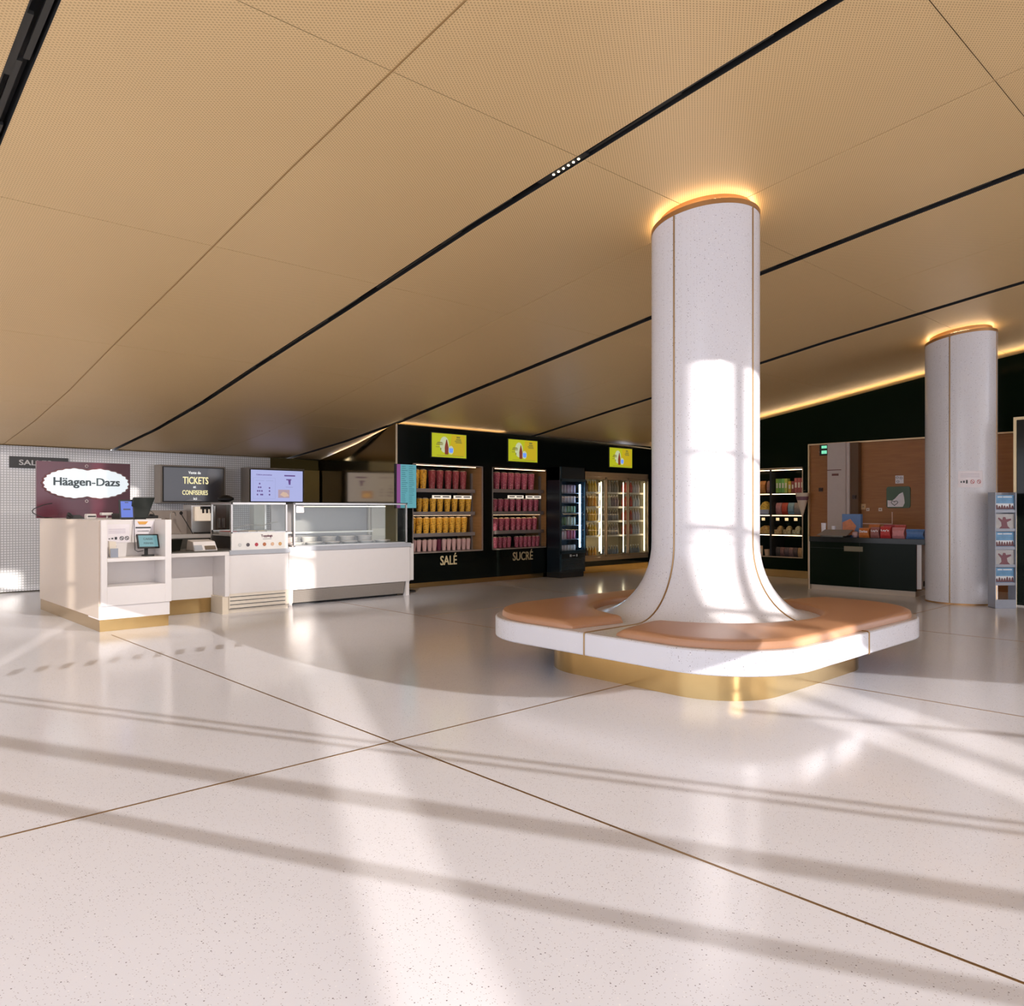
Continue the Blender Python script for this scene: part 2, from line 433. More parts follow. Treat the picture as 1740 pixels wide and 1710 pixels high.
b = MB(); b.box(X0-.02, X0+.03, -1.0, 7.03, 2.56, 2.585); b.box(X0-.02, X0+.03, 7.01, 7.035, 0.0, 2.57); struct('trim_41', b, mat('pale_gold_trim', (.70, .52, .30), .35, .3))
b = MB(); b.box(X0+.02, X0+.06, 7.03, 10.75, 0, .145); struct('baseboard_right', b, M['brass'])
b = MB(); b.box(15.05, 15.15, -1, 11.8, 0, 4.9); struct('wall_outer_right', b, M['matt_black'])
# street front behind the camera: posts, transoms and a head beam, seen only by its shade
UF = Vector((.43, -.90, 0)).normalized(); NF = Vector((.90, .43, 0)).normalized()
def front_pt(w, q=-3.0): return Vector(((w+q)/1.8, (q-w)/.86, 0))     # w, q: offsets across and along the light
def q2h(q): return (q+3)/.774*TAN_A
def front_bar(mb, w0, w1, z0, z1, q=-3.0, th=.08):
    a, c = front_pt(w0, q), front_pt(w1, q); n = NF*th/2
    P = [a-n, c-n, c+n, a+n]
    mb.hexa([(p.x, p.y, z0) for p in P], [(p.x, p.y, z1) for p in P])
b = MB()
for q, h in ((2.5, .042), (3.76, .014), (3.88, .014)): front_bar(b, -9, 14, q2h(q)-h/2, q2h(q)+h/2, th=.02)
front_bar(b, 3.0, 14, q2h(5.38)-.015, q2h(5.38)+.015, th=.03)
struct('window_1_transoms', b, M['matt_black'])
b = MB()
for i in range(16): b.box(-4.35+.19*i, -4.28+.19*i, -2.52, -2.48, 3.84, 3.92)
struct('trim_45', b, M['matt_black'])
b = MB(); front_bar(b, -9, 14, q2h(3.1)+.77-.03, q2h(3.1)+.77+.03, q=-4.7, th=.03); struct('trim_42', b, M['matt_black'])
b = MB()
ws = [-9+.2*i for i in range(116)]
for i in range(len(ws)-1):
    P = []
    for w_ in (ws[i], ws[i+1]):
        h_ = min(q2h(7.0 if w_ > 3.1 else min(7.0, 5.19+.40*(w_-1.45)**2)), 4.55); c_ = front_pt(w_)
        P.append((c_-NF*.04, h_)); P.append((c_+NF*.04, h_))
    P = [P[0], P[2], P[3], P[1]]
    b.hexa([(p.x, p.y, h_) for p, h_ in P], [(p.x, p.y, 5.0) for p, h_ in P])
struct('wall_street_front_head', b, M['white'])
# unseen blocks added behind the camera; their gaps cut the low sun into strips
def block(w0, w1, u0, h):
    P = []
    for w, u in ((w0, u0), (w1, u0), (w1, u0-3), (w0, u0-3)):
        # w = .9x-.43y ; u = .43x+.9y
        x = (.9*w+.43*u)/(.81+.185); y = (.9*u-.43*w)/(.81+.185); P.append((x, y))
    return P
M['blocker'] = mat('blocker_plain', (.62, .58, .55), .7)
gaps = [(-4.15, -3.75), (-2.24, -2.16), (.32, .64), (3.33, 3.60), (3.76, 4.10), (9.78, 10.1)]
w = -12.0; blocks = []
for g0, g1 in gaps: blocks.append((w, g0)); w = g1
blocks.append((w, 16.0))
for i, (w0, w1) in enumerate(blocks):
    P = block(w0, w1, -22, 0); b = MB().hexa([(x, y, -.2) for x, y in P], [(x, y, 8.15) for x, y in P])
    struct('sun_blocker_%d' % (i+1), b, M['blocker'])

b = MB()
for h0, h1 in ((-.2, 5.9), (6.7, 8.15)):
    P = block(-4.15, -3.75, -22, 0); b.hexa([(x, y, h0) for x, y in P], [(x, y, h1) for x, y in P])
struct('wall_street_passage', b, M['blocker'])  # added blocks that leave a slot for one low sun patch
# LED coves
def led(name, mb, m, label, loc): return single(name, mb, m, label, 'light', loc)
b = MB(); b.box(7.52, 9.95, 10.805, 10.825, zt-.016, zt+.001); led('cove_light', b, M['led_line'], 'warm light line along the top of the black popcorn wall', (8.7, 10.77, zt))
b = MB(); P = [10.9, 12.5, 13.8]
for i in range(2):
    a, c = P[i], P[i+1]
    b.hexa([(gx(a)+.055, a, zc(a)-.045), (gx(a)+.07, a, zc(a)-.045), (gx(c)+.07, c, zc(c)-.045), (gx(c)+.055, c, zc(c)-.045)], [(gx(a)+.055, a, zc(a)-.028), (gx(a)+.07, a, zc(a)-.028), (gx(c)+.07, c, zc(c)-.028), (gx(c)+.055, c, zc(c)-.028)])
led('cove_light', b, M['led_line'], 'warm sloping light line on top of the gold wall', (7.47, 12.5, 2.5))
b = MB(); ks = [-.9, 1, 3, 5, 7, 9, 10.7]
for i in range(len(ks)-1):
    a, c = ks[i], ks[i+1]
    b.hexa([(14.47, a, zc(a)-.115), (14.50, a, zc(a)-.115), (14.50, c, zc(c)-.115), (14.47, c, zc(c)-.115)], [(14.47, a, zc(a)-.093), (14.50, a, zc(a)-.093), (14.50, c, zc(c)-.093), (14.47, c, zc(c)-.093)])
led('cove_light', b, M['led_warm'], 'long warm light line above the dark green wall on the right', (14.44, 5, 3.6))
def spot(name, x, y, tx, ty, tz, power, size, deg):
    l = bpy.data.lights.new(name, 'SPOT'); l.energy = power; l.color = (1.0, .93, .88); l.spot_size = radians(deg); l.spot_blend = .8; l.shadow_soft_size = size
    o = bpy.data.objects.new(name, l); COL.objects.link(o); o.location = (x, y, zc(y)-.015)
    o.rotation_euler = (Vector((tx, ty, tz))-Vector(o.location)).to_track_quat('-Z', 'Y').to_euler()
spot('counter_fill', 4.225, 6.2, 3.4, 9.9, 1.0, 300, .012, 48)  # fill lamps without a fitting, added to brighten the counters
spot('counter_fill', 4.225, 6.6, 6.2, 10.0, 1.0, 260, .012, 48)
spot('wall_fill', 0.935, 10.0, 2.0, 14.6, 1.3, 190, .012, 90)  # added fill lamp that brightens the tiled rear wall
# LED downlight module in the second ceiling slot
T = Thing('slot_downlight', 'row of tiny white spotlights set in the long black ceiling slot', 'light', (4.225, 3.9, zc(3.9)))
b = MB(); b.hexa([(4.20, 3.72, zc(3.72)+.008), (4.25, 3.72, zc(3.72)+.008), (4.25, 4.2, zc(4.2)+.008), (4.20, 4.2, zc(4.2)+.008)], [(4.20, 3.72, zc(3.72)+.03), (4.25, 3.72, zc(3.72)+.03), (4.25, 4.2, zc(4.2)+.03), (4.20, 4.2, zc(4.2)+.03)])
T.part('housing', b, M['matt_black'])
for i in range(6):
    y = 3.80+.05*i; b = MB(); b.lathe([(.009, 0), (.009, .006)], (4.225, y, zc(y)+.003), 10); T.part('lamp', b, M['led_white'])

# ------------------------------------------------------------------ columns
CX, CY, CR = 5.855, 3.795, .456
def cap_top(mb, c, r, zlo_fn, zhi_fn, n=64):
    lo = [(c[0]+r*cos(2*pi*k/n), c[1]+r*sin(2*pi*k/n)) for k in range(n)]
    i = len(mb.v)
    mb.v += [(x, y, zlo_fn(y)) for x, y in lo]+[(x, y, zhi_fn(y)) for x, y in lo]
    for k in range(n): mb.f.append((i+k, i+(k+1) % n, i+n+(k+1) % n, i+n+k))
    mb.f.append(tuple(i+k for k in reversed(range(n)))); mb.f.append(tuple(i+n+k for k in range(n)))
SEAT = .44
def rr_sd(x, y, hx, hy, r):
    ax, ay = abs(x)-(hx-r), abs(y)-(hy-r)
    return math.hypot(max(ax, 0), max(ay, 0))+min(max(ax, ay), 0)-r
def rr_ray(a, hx, hy, r):
    lo, hi = 0.1, 4.0
    for _ in range(40):
        m_ = (lo+hi)/2
        if rr_sd(m_*cos(a), m_*sin(a), hx, hy, r) < 0: lo = m_
        else: hi = m_
    return lo
def rr_poly(hx, hy, r, n=18):
    out = []
    for sx, sy, a0 in ((1, 1, 0), (-1, 1, 90), (-1, -1, 180), (1, -1, 270)):
        for k in range(n+1):
            a = radians(a0+90*k/n); out.append((CX+sx*(hx-r)+r*cos(a), CY+sy*(hy-r)+r*sin(a)))
    return out
HX, HY, HR = 1.575, 1.40, .70
T = Thing('column_bench', 'white terrazzo column flaring into a square bench with tan leather pads', 'column bench', (CX, CY, 0))
b = MB(); n = 96
prof = [(CR, 3.0), (CR, 2.0), (CR, 1.2), (CR, 1.06)]
for i in range(1, 15):
    t = radians(90*i/14); prof.append((CR+.50*(1-cos(t)), SEAT+.62*(1-sin(t))))
i0 = 0
for k in range(n):
    a = 2*pi*k/n; y = CY+CR*sin(a); b.v.append((CX+CR*cos(a), y, zc(y)-.105))
for r, z in prof:
    for k in range(n):
        a = 2*pi*k/n; b.v.append((CX+r*cos(a), CY+r*sin(a), z+.0005))
for j in range(len(prof)):
    for k in range(n): b.f.append((j*n+k, j*n+(k+1) % n, (j+1)*n+(k+1) % n, (j+1)*n+k))
b.f.append(tuple(range(n)))
T.part('shaft', b, M['terrazzo'], smooth=True)
b = MB(); cap_top(b, (CX, CY), CR+.004, lambda y: zc(y)-.105, lambda y: zc(y)-.065); T.part('cap_ring', b, M['bronze_cap'], smooth=True)
b = MB(); cap_top(b, (CX, CY), CR-.06, lambda y: zc(y)-.066, lambda y: zc(y)+.04); T.part('neck', b, M['bronze_cap'], smooth=True)
b = MB(); b.tube([(CX+(CR-.045)*cos(2*pi*k/64), CY+(CR-.045)*sin(2*pi*k/64), zc(CY+CR*sin(2*pi*k/64))-.055) for k in range(64)], .009, 6, True)
T.part('light_ring', b, M['led_warm'], label='warm glowing light ring')
b = MB(); P = rr_poly(HX, HY, HR); b.hexa([(x, y, SEAT-.165) for x, y in P], [(x, y, SEAT) for x, y in P])
T.part('seat_slab', b, M['terrazzo'], bevel=.012, smooth=True)
b = MB(); P = rr_poly(1.14, 1.02, .52); b.hexa([(x, y, 0) for x, y in P], [(x, y, SEAT-.165) for x, y in P])
T.part('base', b, M['brass'], smooth=True, label='polished brass base')
def cushion(a0, a1):
    b = MB(); N = 70; sec = []
    for i in range(N+1):
        a = a0+(a1-a0)*i/N
        e = min(i, N-i)/2.2; s_ = min(1, max(0, e)); s_ = math.sqrt(1-(1-s_)**2)
        ro = rr_ray(a, HX-.05, HY-.05, HR-.03); ri = .955; mid = (ro+ri)/2; hw = (ro-ri)/2*(.90+.10*s_)
        ring = []
        hgt = .060*(.35+.65*s_)
        for fx, fz in ((-1, .0), (-1.0, .45), (-.975, .78), (-.92, .95), (-.82, 1), (-.3, 1.04), (.3, 1.04), (.82, 1), (.92, .95), (.975, .78), (1, .45), (1, 0)):
            r = mid+hw*fx; ring.append((CX+r*cos(a), CY+r*sin(a), SEAT+.001+hgt*fz))
        sec.append(ring)
    m_ = len(sec[0])
    for r in sec: b.v += r
    for i in range(N):
        for k in range(m_-1): b.f.append((i*m_+k, i*m_+k+1, (i+1)*m_+k+1, (i+1)*m_+k))
    b.f.append(tuple(range(m_))); b.f.append(tuple(N*m_+k for k in reversed(range(m_))))
    return b
T.part('cushion', cushion(radians(-171), radians(-10)), M['leather'], smooth=True, label='tan leather seat pad on the near side')
T.part('cushion', cushion(radians(10), radians(173)), M['leather'], smooth=True, label='tan leather seat pad on the far side')
for a in (pi, -pi/2, 0, pi/2):
    b = MB(); pts = [(CR, zc(CY+CR*sin(a))-.11), (CR, 2.5)]+[(r, z) for r, z in prof[2:]]
    pts = [(CX+(r+.001)*cos(a), CY+(r+.001)*sin(a), z+.001) for r, z in pts]
    ex = HX if abs(cos(a)) > .5 else HY
    pts += [(CX+(ex-.004)*cos(a), CY+(ex-.004)*sin(a), SEAT+.001)]
    b.tube(pts, .0075, 6)
    b.tube([(CX+(ex)*cos(a), CY+(ex)*sin(a), SEAT), (CX+ex*cos(a), CY+ex*sin(a), SEAT-.164)], .0075, 6)
    T.part('brass_inlay', b, M['brass_dark'])
C2 = (12.48, 3.80); R2 = .458
T = Thing('column', 'plain white round column with a small notice, beside the leaflet rack', 'column', (C2[0], C2[1], 0))
b = MB(); cap_top(b, C2, R2, lambda y: .02, lambda y: zc(y)-.105); T.part('shaft', b, M['terrazzo'], smooth=True)
b = MB(); cap_top(b, C2, R2+.004, lambda y: zc(y)-.105, lambda y: zc(y)-.065); T.part('cap_ring', b, M['bronze_cap'], smooth=True)
b = MB(); cap_top(b, C2, R2-.06, lambda y: zc(y)-.066, lambda y: zc(y)+.04); T.part('neck', b, M['bronze_cap'], smooth=True)
b = MB(); b.tube([(C2[0]+(R2-.052)*cos(2*pi*k/64), C2[1]+(R2-.052)*sin(2*pi*k/64), zc(C2[1]+(R2-.052)*sin(2*pi*k/64))-.060) for k in range(64)], .009, 6, True)
T.part('light_ring', b, M['led_warm'], label='warm glowing light ring')
b = MB(); b.lathe([(R2+.003, 0), (R2+.003, .02)], (*C2, 0), 64); T.part('base_ring', b, M['bronze_cap'], smooth=True)
for a in (pi, -pi/2):
    b = MB(); x, y = C2[0]+R2*cos(a), C2[1]+R2*sin(a); b.tube([(x, y, .02), (x, y, zc(y)-.105)], .009, 6); T.part('brass_inlay', b, M['brass_dark'])
# notice curved onto the column
T = Thing('column_notice', 'small white pictogram notice stuck on the far white column', 'notice', (C2[0]-.42, C2[1]-.2, 1.76))
def curved(a0, a1, z0, z1, r, n=10):
    b = MB(); i = len(b.v)
    for k in range(n+1):
        a = a0+(a1-a0)*k/n
        for rr in (r, r+.003):
            for z in (z0, z1): b.v.append((C2[0]+rr*cos(a), C2[1]+rr*sin(a), z))
    for k in range(n):
        p, q = 4*k, 4*k+4
        b.f += [(p, p+1, q+1, q), (p+2, q+2, q+3, p+3), (p+1, p+3, q+3, q+1), (p, q, q+2, p+2)]
    b.f += [(0, 2, 3, 1), (4*n, 4*n+1, 4*n+3, 4*n+2)]
    return b
A0, A1 = radians(193), radians(232)
T.part('sheet', curved(A0, A1, 1.645, 1.875, R2+.002), M['paper'])
def AP(f0, f1, z0, z1): return curved(A0+(A1-A0)*f0, A0+(A1-A0)*f1, z0, z1, R2+.0055, 3)
b = MB()
for f0, f1, z0, z1 in ((.10, .15, 1.71, 1.735), (.20, .26, 1.71, 1.74), (.31, .37, 1.70, 1.75)):
    c_ = AP(f0, f1, z0, z1); i = len(b.v); b.v += c_.v; b.f += [tuple(q+i for q in f) for f in c_.f]
T.part('pictogram', b, M['ink'])
M['red'] = mat('red_ink', (.5, .06, .06), .5)
for fc in (.56, .83):
    b = MB(); pts = []
    for k in range(16):
        t = 2*pi*k/16; a = A0+(A1-A0)*(fc+.075*cos(t)); pts.append((C2[0]+(R2+.008)*cos(a), C2[1]+(R2+.008)*sin(a), 1.725+.026*sin(t)))
    b.tube(pts, .003, 4, True); b.tube([pts[6], pts[14]], .003, 4)
    T.part('prohibition_sign', b, M['red'])
b = MB()
for z in (1.79, 1.81, 1.83):
    c_ = AP(.1, .85, z, z+.004); i = len(b.v); b.v += c_.v; b.f += [tuple(q+i for q in f) for f in c_.f]
T.part('text_lines', b, mat('grey_ink', (.45, .42, .5), .6))

# ------------------------------------------------------------------ register counter
T = Thing('register_counter', 'white till counter with open front shelf and brass plinth at the left', 'counter', (2.53, 9.3, 0))
b = MB(); b.box(2.53, 2.60, 9.30, 11.95, .145, 1.222); T.part('side_panel', b, M['cream'], bevel=.003, label='large cream side panel')
b = MB(); b.box(3.225, 3.295, 9.27, 9.66, .28, 1.222); T.part('side_panel', b, M['white'], bevel=.003)
b = MB(); b.box(2.60, 2.61, 9.27, 9.62, .28, 1.222); b.box(2.548, 2.60, 9.262, 9.30, .28, 1.222); T.part('front_edge', b, M['white'])
b = MB(); b.box(2.60, 3.225, 9.62, 9.66, .28, 1.222); T.part('back_panel', b, M['white'])
b = MB(); b.box(2.61, 3.225, 9.27, 9.62, .762, .80); T.part('shelf', b, M['white'], bevel=.003)
b = MB(); b.box(2.61, 3.225, 9.27, 9.30, .28, .488); b.box(2.61, 3.225, 9.30, 9.62, .47, .488); T.part('front_panel', b, M['white'], bevel=.002)
b = MB(); b.box(2.532, 3.28, 9.285, 9.70, .13, .278); T.part('lower_panel', b, M['white'], bevel=.002)
b = MB(); b.box(2.60, 3.295, 9.66, 11.95, 1.19, 1.222); T.part('counter_top', b, M['white'])
b = MB(); b.box(3.22, 3.28, 9.70, 11.95, .0, 1.19); T.part('rear_panel', b, M['white'])
b = MB(); b.box(2.54, 3.27, 9.295, 9.70, 0, .13); b.box(2.54, 2.60, 9.70, 11.95, 0, .145); T.part('plinth', b, M['brass'], label='glossy brass plinth')
# things in and on it
def notice(name, label, x0, x1, z0, z1, Y, extra):
    T = Thing(name, label, 'notice', ((x0+x1)/2, Y, z0))
    b = MB(); b.plate(rect(x0, z0, x1, z1), ((0, Y, 0), (1, 0, 0), (0, 0, 1)), .003); T.part('sheet', b, M['paper']); extra(T, Y-.0045); return T
def ex1(T, Y):
    b = MB(); b.plate(rect(2.72, 1.0, 2.735, 1.01), FY(0, Y, 0), .002); b.plate(rect(2.75, 1.0, 2.77, 1.015), FY(0, Y, 0), .002); b.plate(rect(2.785, .995, 2.81, 1.025), FY(0, Y, 0), .002); T.part('pictogram', b, M['ink'])
    for cx in (2.86, 2.915):
        pts = [(cx+.02*cos(2*pi*k/16), Y-.003, 1.01+.02*sin(2*pi*k/16)) for k in range(16)]
        b = MB(); b.tube(pts, .003, 4, True); b.tube([pts[6], pts[14]], .003, 4); T.part('prohibition_sign', b, M['ink'])
    b = MB()
    for z in (1.07, 1.09, 1.11): b.plate(rect(2.72, z, 2.90, z+.004), FY(0, Y, 0), .001)
    T.part('text_lines', b, mat('lilac_ink', (.45, .38, .5), .6))
notice('wall_notice', 'white pictogram notice pinned inside the till counter niche', 2.69, 2.946, .96, 1.17, 9.618, ex1)
def ex2(T, Y):
    b = MB(); b.plate([(3.03, 1.20), (3.05, 1.165), (3.12, 1.165), (3.15, 1.20)], FY(0, Y, 0), .002); T.part('logo', b, mat('orange_print', (.75, .38, .08), .5))
    b = MB(); b.plate(rect(3.01, 1.12, 3.18, 1.135), FY(0, Y, 0), .002); b.plate(rect(3.03, 1.085, 3.16, 1.09), FY(0, Y, 0), .002); T.part('text_lines', b, M['ink'])
notice('wall_notice', 'white sheet with an orange mark behind the tilted customer display', 2.984, 3.213, 1.03, 1.203, 9.618, ex2)
T = Thing('customer_display', 'tilted black customer display standing on the till counter shelf', 'display', (3.1, 9.5, .80))
fr = ((3.10, 9.46, .975), (.985, .0, -.03), (.12, .30, .95))
r_, u_ = Vector((.985, .12, -.02)).normalized(), Vector((-.16, .30, .94)).normalized()
FRM = ((3.10, 9.46, .975), tuple(r_), tuple((u_-r_*u_.dot(r_)).normalized()))
b = MB(); b.plate(rect(-.125, -.085, .125, .085), FRM, -.02); T.part('casing', b, M['matt_black'], bevel=.004)
b = MB(); b.plate(rect(-.108, -.068, .108, .068), FRM, .002); scr = T.part('screen', b, glow('dim_teal_screen', (.10, .22, .24), .8, (.05, .08, .09)))
o_ = Vector(FRM[0])+(Vector(FRM[1]).cross(Vector(FRM[2])))*.004
text(T, 'lettering', 'CAISSE', (tuple(o_+Vector(FRM[2])*.025), FRM[1], FRM[2]), .11, .026, M['ink'], .001, parent=scr)
text(T, 'lettering', 'FERMÉE', (tuple(o_-Vector(FRM[2])*.025), FRM[1], FRM[2]), .11, .026, M['ink'], .001, parent=scr)
b = MB(); b.tube([(3.09, 9.50, .80), (3.09, 9.50, .93)], .02, 10); b.lathe([(.07, 0), (.065, .015)], (3.11, 9.5, .80), 20); T.part('stand', b, M['matt_black'], smooth=True)
T = Thing('leaflet_holder', 'small clear holder with cream leaflets in the till counter niche', 'leaflet holder', (2.735, 9.5, .80))
b = MB(); b.box(2.70, 2.78, 9.47, 9.475, .80, .90); b.box(2.70, 2.78, 9.53, 9.54, .80, .93); b.box(2.70, 2.78, 9.475, 9.53, .80, .805); T.part('holder', b, M['rack'])
b = MB(); b.hexa([(2.705, 9.48, .805), (2.77, 9.48, .805), (2.77, 9.525, .805), (2.705, 9.525, .805)], [(2.69, 9.50, .985), (2.765, 9.50, .975), (2.765, 9.535, .975), (2.69, 9.535, .985)]); T.part('leaflets', b, mat('cream_paper', (.75, .68, .58), .7))
b = MB(); b.tube([(3.005, 9.66, 1.225), (2.99, 9.60, 1.222), (2.985, 9.575, 1.05), (2.99, 9.57, .87), (3.02, 9.56, .85), (3.075, 9.55, .86)], .004, 6)
single('display_cable', b, M['matt_black'], 'thin dark cable hanging down to the tilted customer display', 'cable', (3.0, 9.57, 1.0))
T = Thing('tablet', 'upright tablet with a blue screen on the till counter', 'tablet', (2.95, 9.8, 1.222))
A = Vector((.95, .05, 0)).normalized(); U = Vector((-.17, .12, .98)).normalized(); U = (U-A*U.dot(A)).normalized()
FR = ((2.965, 9.78, 1.342), tuple(A), tuple(U))
b = MB(); b.plate(rect(-.085, -.115, .085, .115), FR, -.014); cs = T.part('casing', b, M['matt_black'], bevel=.003)
b = MB(); b.plate(rect(-.066, -.095, .066, .095), FR, .002); sc_ = T.part('screen', b, glow('blue_screen', (.10, .17, .62), .6, (.03, .04, .1)))
b = MB(); o_ = tuple(Vector(FR[0])+A.cross(U)*.003); b.plate(rect(-.04, -.008, .04, .006), (o_, FR[1], FR[2]), .001); T.part('headline', b, M['ink'], parent=sc_)
b = MB(); b.plate(rect(-.02, .075, .02, .085), (o_, FR[1], FR[2]), .001); T.part('text_line', b, M['ink'], parent=sc_)
b = MB(); b.box(2.93, 3.01, 9.78, 9.87, 1.222, 1.232); b.tube([(2.97, 9.84, 1.23), (2.97, 9.81, 1.32)], .012, 8); T.part('stand', b, M['matt_black'])
T = Thing('till_monitor', 'black till monitor seen from behind on the counter', 'monitor', (3.13, 9.85, 1.222))
b = MB(); b.hexa([(3.0, 9.83, 1.235), (3.215, 9.83, 1.235), (3.215, 9.86, 1.235), (3.0, 9.86, 1.235)], [(3.03, 9.75, 1.484), (3.275, 9.75, 1.484), (3.275, 9.775, 1.484), (3.03, 9.775, 1.484)]); T.part('screen_back', b, mat('green_black_plastic', (.012, .018, .016), .3), bevel=.006)
b = MB(); b.box(3.05, 3.2, 9.84, 10.0, 1.222, 1.24); b.tube([(3.12, 9.92, 1.23), (3.13, 9.83, 1.34)], .02, 8); T.part('stand', b, M['matt_black'])
for nm, lb, x0, x1, h in (('card_terminal', 'white card terminal under the ice cream sign, left one', 2.80, 2.89, .075), ('card_terminal', 'white card terminal beside the blue tablet, right one', 2.66, 2.74, .07)):
    pass
T = Thing('receipt_printer', 'small white receipt printer below the ice cream sign', 'printer', (2.78, 10.6, 1.222))
b = MB(); b.box(2.74, 2.85, 10.55, 10.67, 1.222, 1.285); T.part('casing', b, M['white'], bevel=.012)
b = MB(); b.box(2.75, 2.84, 10.546, 10.55, 1.245, 1.262); T.part('paper_slot', b, M['ink'])
T = Thing('card_terminal', 'white card terminal on a post left of the blue tablet', 'card terminal', (2.95, 10.6, 1.222))
b = MB(); b.tube([(2.99, 10.62, 1.222), (2.99, 10.62, 1.27)], .012, 8); T.part('post', b, M['white'])
b = MB(); b.box(2.91, 3.04, 10.56, 10.66, 1.265, 1.30); T.part('keypad', b, M['white'], bevel=.008)
T = Thing('cash_box', 'low black cash box on the counter behind the tablet', 'cash box', (3.12, 10.4, 1.222))
b = MB(); b.box(3.02, 3.26, 10.2, 10.55, 1.222, 1.29); T.part('body', b, M['matt_black'], bevel=.004)
b = MB(); b.box(3.05, 3.22, 10.19, 10.2, 1.235, 1.275); T.part('drawer', b, M['black'])
T = Thing('desk_phone', 'dark telephone with curled cord on the counter below the sign', 'telephone', (2.68, 10.9, 1.222))
b = MB(); b.hexa([(2.62, 10.8, 1.222), (2.78, 10.8, 1.222), (2.78, 11.0, 1.222), (2.62, 11.0, 1.222)], [(2.62, 10.8, 1.235), (2.78, 10.8, 1.235), (2.78, 11.0, 1.27), (2.62, 11.0, 1.27)]); T.part('base', b, M['matt_black'], bevel=.005)
b = MB(); b.tube([(2.64, 10.83, 1.25), (2.64, 10.9, 1.275), (2.64, 10.97, 1.285)], .018, 8); T.part('handset', b, M['matt_black'], smooth=True)
pts = [(2.49+.0*k-.10*sin(pi*k/12), 11.6+.02*k, 1.37-.14*(1-cos(pi*k/12))/1.0+.0) for k in range(13)]
b = MB(); b.tube([(2.62, 11.7, 1.42)]+[(2.52-.14*sin(pi*k/10), 11.65, 1.40-.17*k/10) for k in range(11)]+[(2.62, 11.7, 1.23)], .006, 6)
single('sign_cable', b, M['matt_black'], 'black cable looping out left of the burgundy sign', 'cable', (2.5, 11.65, 1.3))
T = Thing('barcode_scanner', 'black scanner under a grey arch at the right end of the till', 'scanner', (3.5, 10.7, 1.222))
b = MB(); b.box(3.298, 3.64, 10.60, 10.86, 1.19, 1.222); T.part('ledge', b, M['white'])
b = MB(); b.tube([(3.52+.09*cos(pi*k/10), 10.75, 1.225+.10*sin(pi*k/10)) for k in range(11)], .006, 6); T.part('arch', b, M['dark_steel'])
b = MB(); b.box(3.47, 3.63, 10.68, 10.76, 1.223, 1.262); b.box(3.53, 3.57, 10.66, 10.74, 1.255, 1.28); T.part('scanner_head', b, M['matt_black'], bevel=.01)

# ------------------------------------------------------------------ ice cream sign
T = Thing('ice_cream_sign', 'burgundy board with a glowing white scalloped plaque reading Häagen-Dazs', 'sign', (3.06, 11.86, 1.222))
b = MB(); b.box(2.47, 3.635, 11.84, 11.90, 1.224, 1.985); T.part('board', b, M['burgundy'])
def scallop(rx, rz, amp, n=180):
    out = []
    for k in range(n):
        a = 2*pi*k/n; s_ = abs(sin(a)); x = rx*cos(a); z = rz*math.copysign(s_**.85, sin(a))
        notch = math.exp(-(x/.10)**2)*.032
        z -= math.copysign(notch, z) if s_ > .3 else 0
        m_ = 1+amp*cos(30*a)
        out.append((x*m_, z*m_))
    return out
b = MB(); b.plate(scallop(.545, .228, .018), FY(3.075, 11.838, 1.695), .012); T.part('plaque_rim', b, mat('dark_red_rim', (.10, .02, .02), .3))
b = MB(); b.plate(scallop(.525, .212, .018), FY(3.075, 11.825, 1.695), .01); pl = T.part('plaque', b, glow('lit_plaque', (.80, .93, 1.0), .42, (.4, .4, .4)), label='glowing white plaque')
text(T, 'lettering', 'Häagen-Dazs', FY(3.075, 11.813, 1.70), .83, .145, mat('blue_black_letters', (.03, .05, .06), .4), .003, bold=.018, parent=pl)
for z in (1.935, 1.452):
    b = MB(); b.tube([(3.07+.018*cos(2*pi*k/14), 11.832, z+.018*sin(2*pi*k/14)) for k in range(14)], .004, 5, True); T.part('ring_ornament', b, mat('pale_ring', (.6, .5, .5), .3))

# SALLES sign
T = Thing('direction_sign', 'dark strip sign reading SALLES on the white tiled wall', 'sign', (3.08, 14.58, 2.0))
b = MB(); b.box(2.66, 3.50, 14.56, 14.598, 2.005, 2.19); T.part('board', b, mat('charcoal_board', (.045, .045, .045), .4))
text(T, 'lettering', 'SALLES', FY(3.02, 14.557, 2.095), .46, .085, mat('grey_letters', (.55, .55, .55), .5), .003, bold=.012)

# wall screens
def wall_screen(label, x0, x1, z0, z1, Yf, build, scrm):
    T = Thing('wall_screen', label, 'screen', ((x0+x1)/2, Yf+.1, z0), 'screens over the serving counters')
    b = MB(); b.box(x0-.03, x1+.03, Yf+.02, 14.59, z0-.02, z1+.03); T.part('surround', b, mat('taupe_surround', (.30, .26, .22), .5))
    b = MB(); b.box(x0, x1, Yf, Yf+.03, z0, z1); T.part('bezel', b, M['matt_black'], bevel=.004)
    b = MB(); b.box(x0+.015, x1-.015, Yf-.003, Yf, z0+.015, z1-.015); s = T.part('screen', b, scrm); build(T, s, Yf-.006); return T
def scr1(T, s, Y):
    gt = glow('gold_screen_text', (.75, .66, .36), .75, (.3, .3, .2)); wt = glow('white_screen_text', (.8, .8, .78), .7, (.3, .3, .3))
    text(T, 'lettering', 'Vente de', FY(5.47, Y, 2.0), .22, .05, wt, .002, .01, s)
    text(T, 'lettering', 'TICKETS', FY(5.49, Y, 1.86), .46, .13, gt, .002, .015, s)
    text(T, 'lettering', 'et', FY(5.47, Y, 1.74), .05, .04, wt, .002, .01, s)
    text(T, 'lettering', 'CONFISERIES', FY(5.48, Y, 1.64), .46, .085, gt, .002, .012, s)
    text(T, 'lettering', 'ici', FY(5.48, Y, 1.53), .06, .045, wt, .002, .01, s)
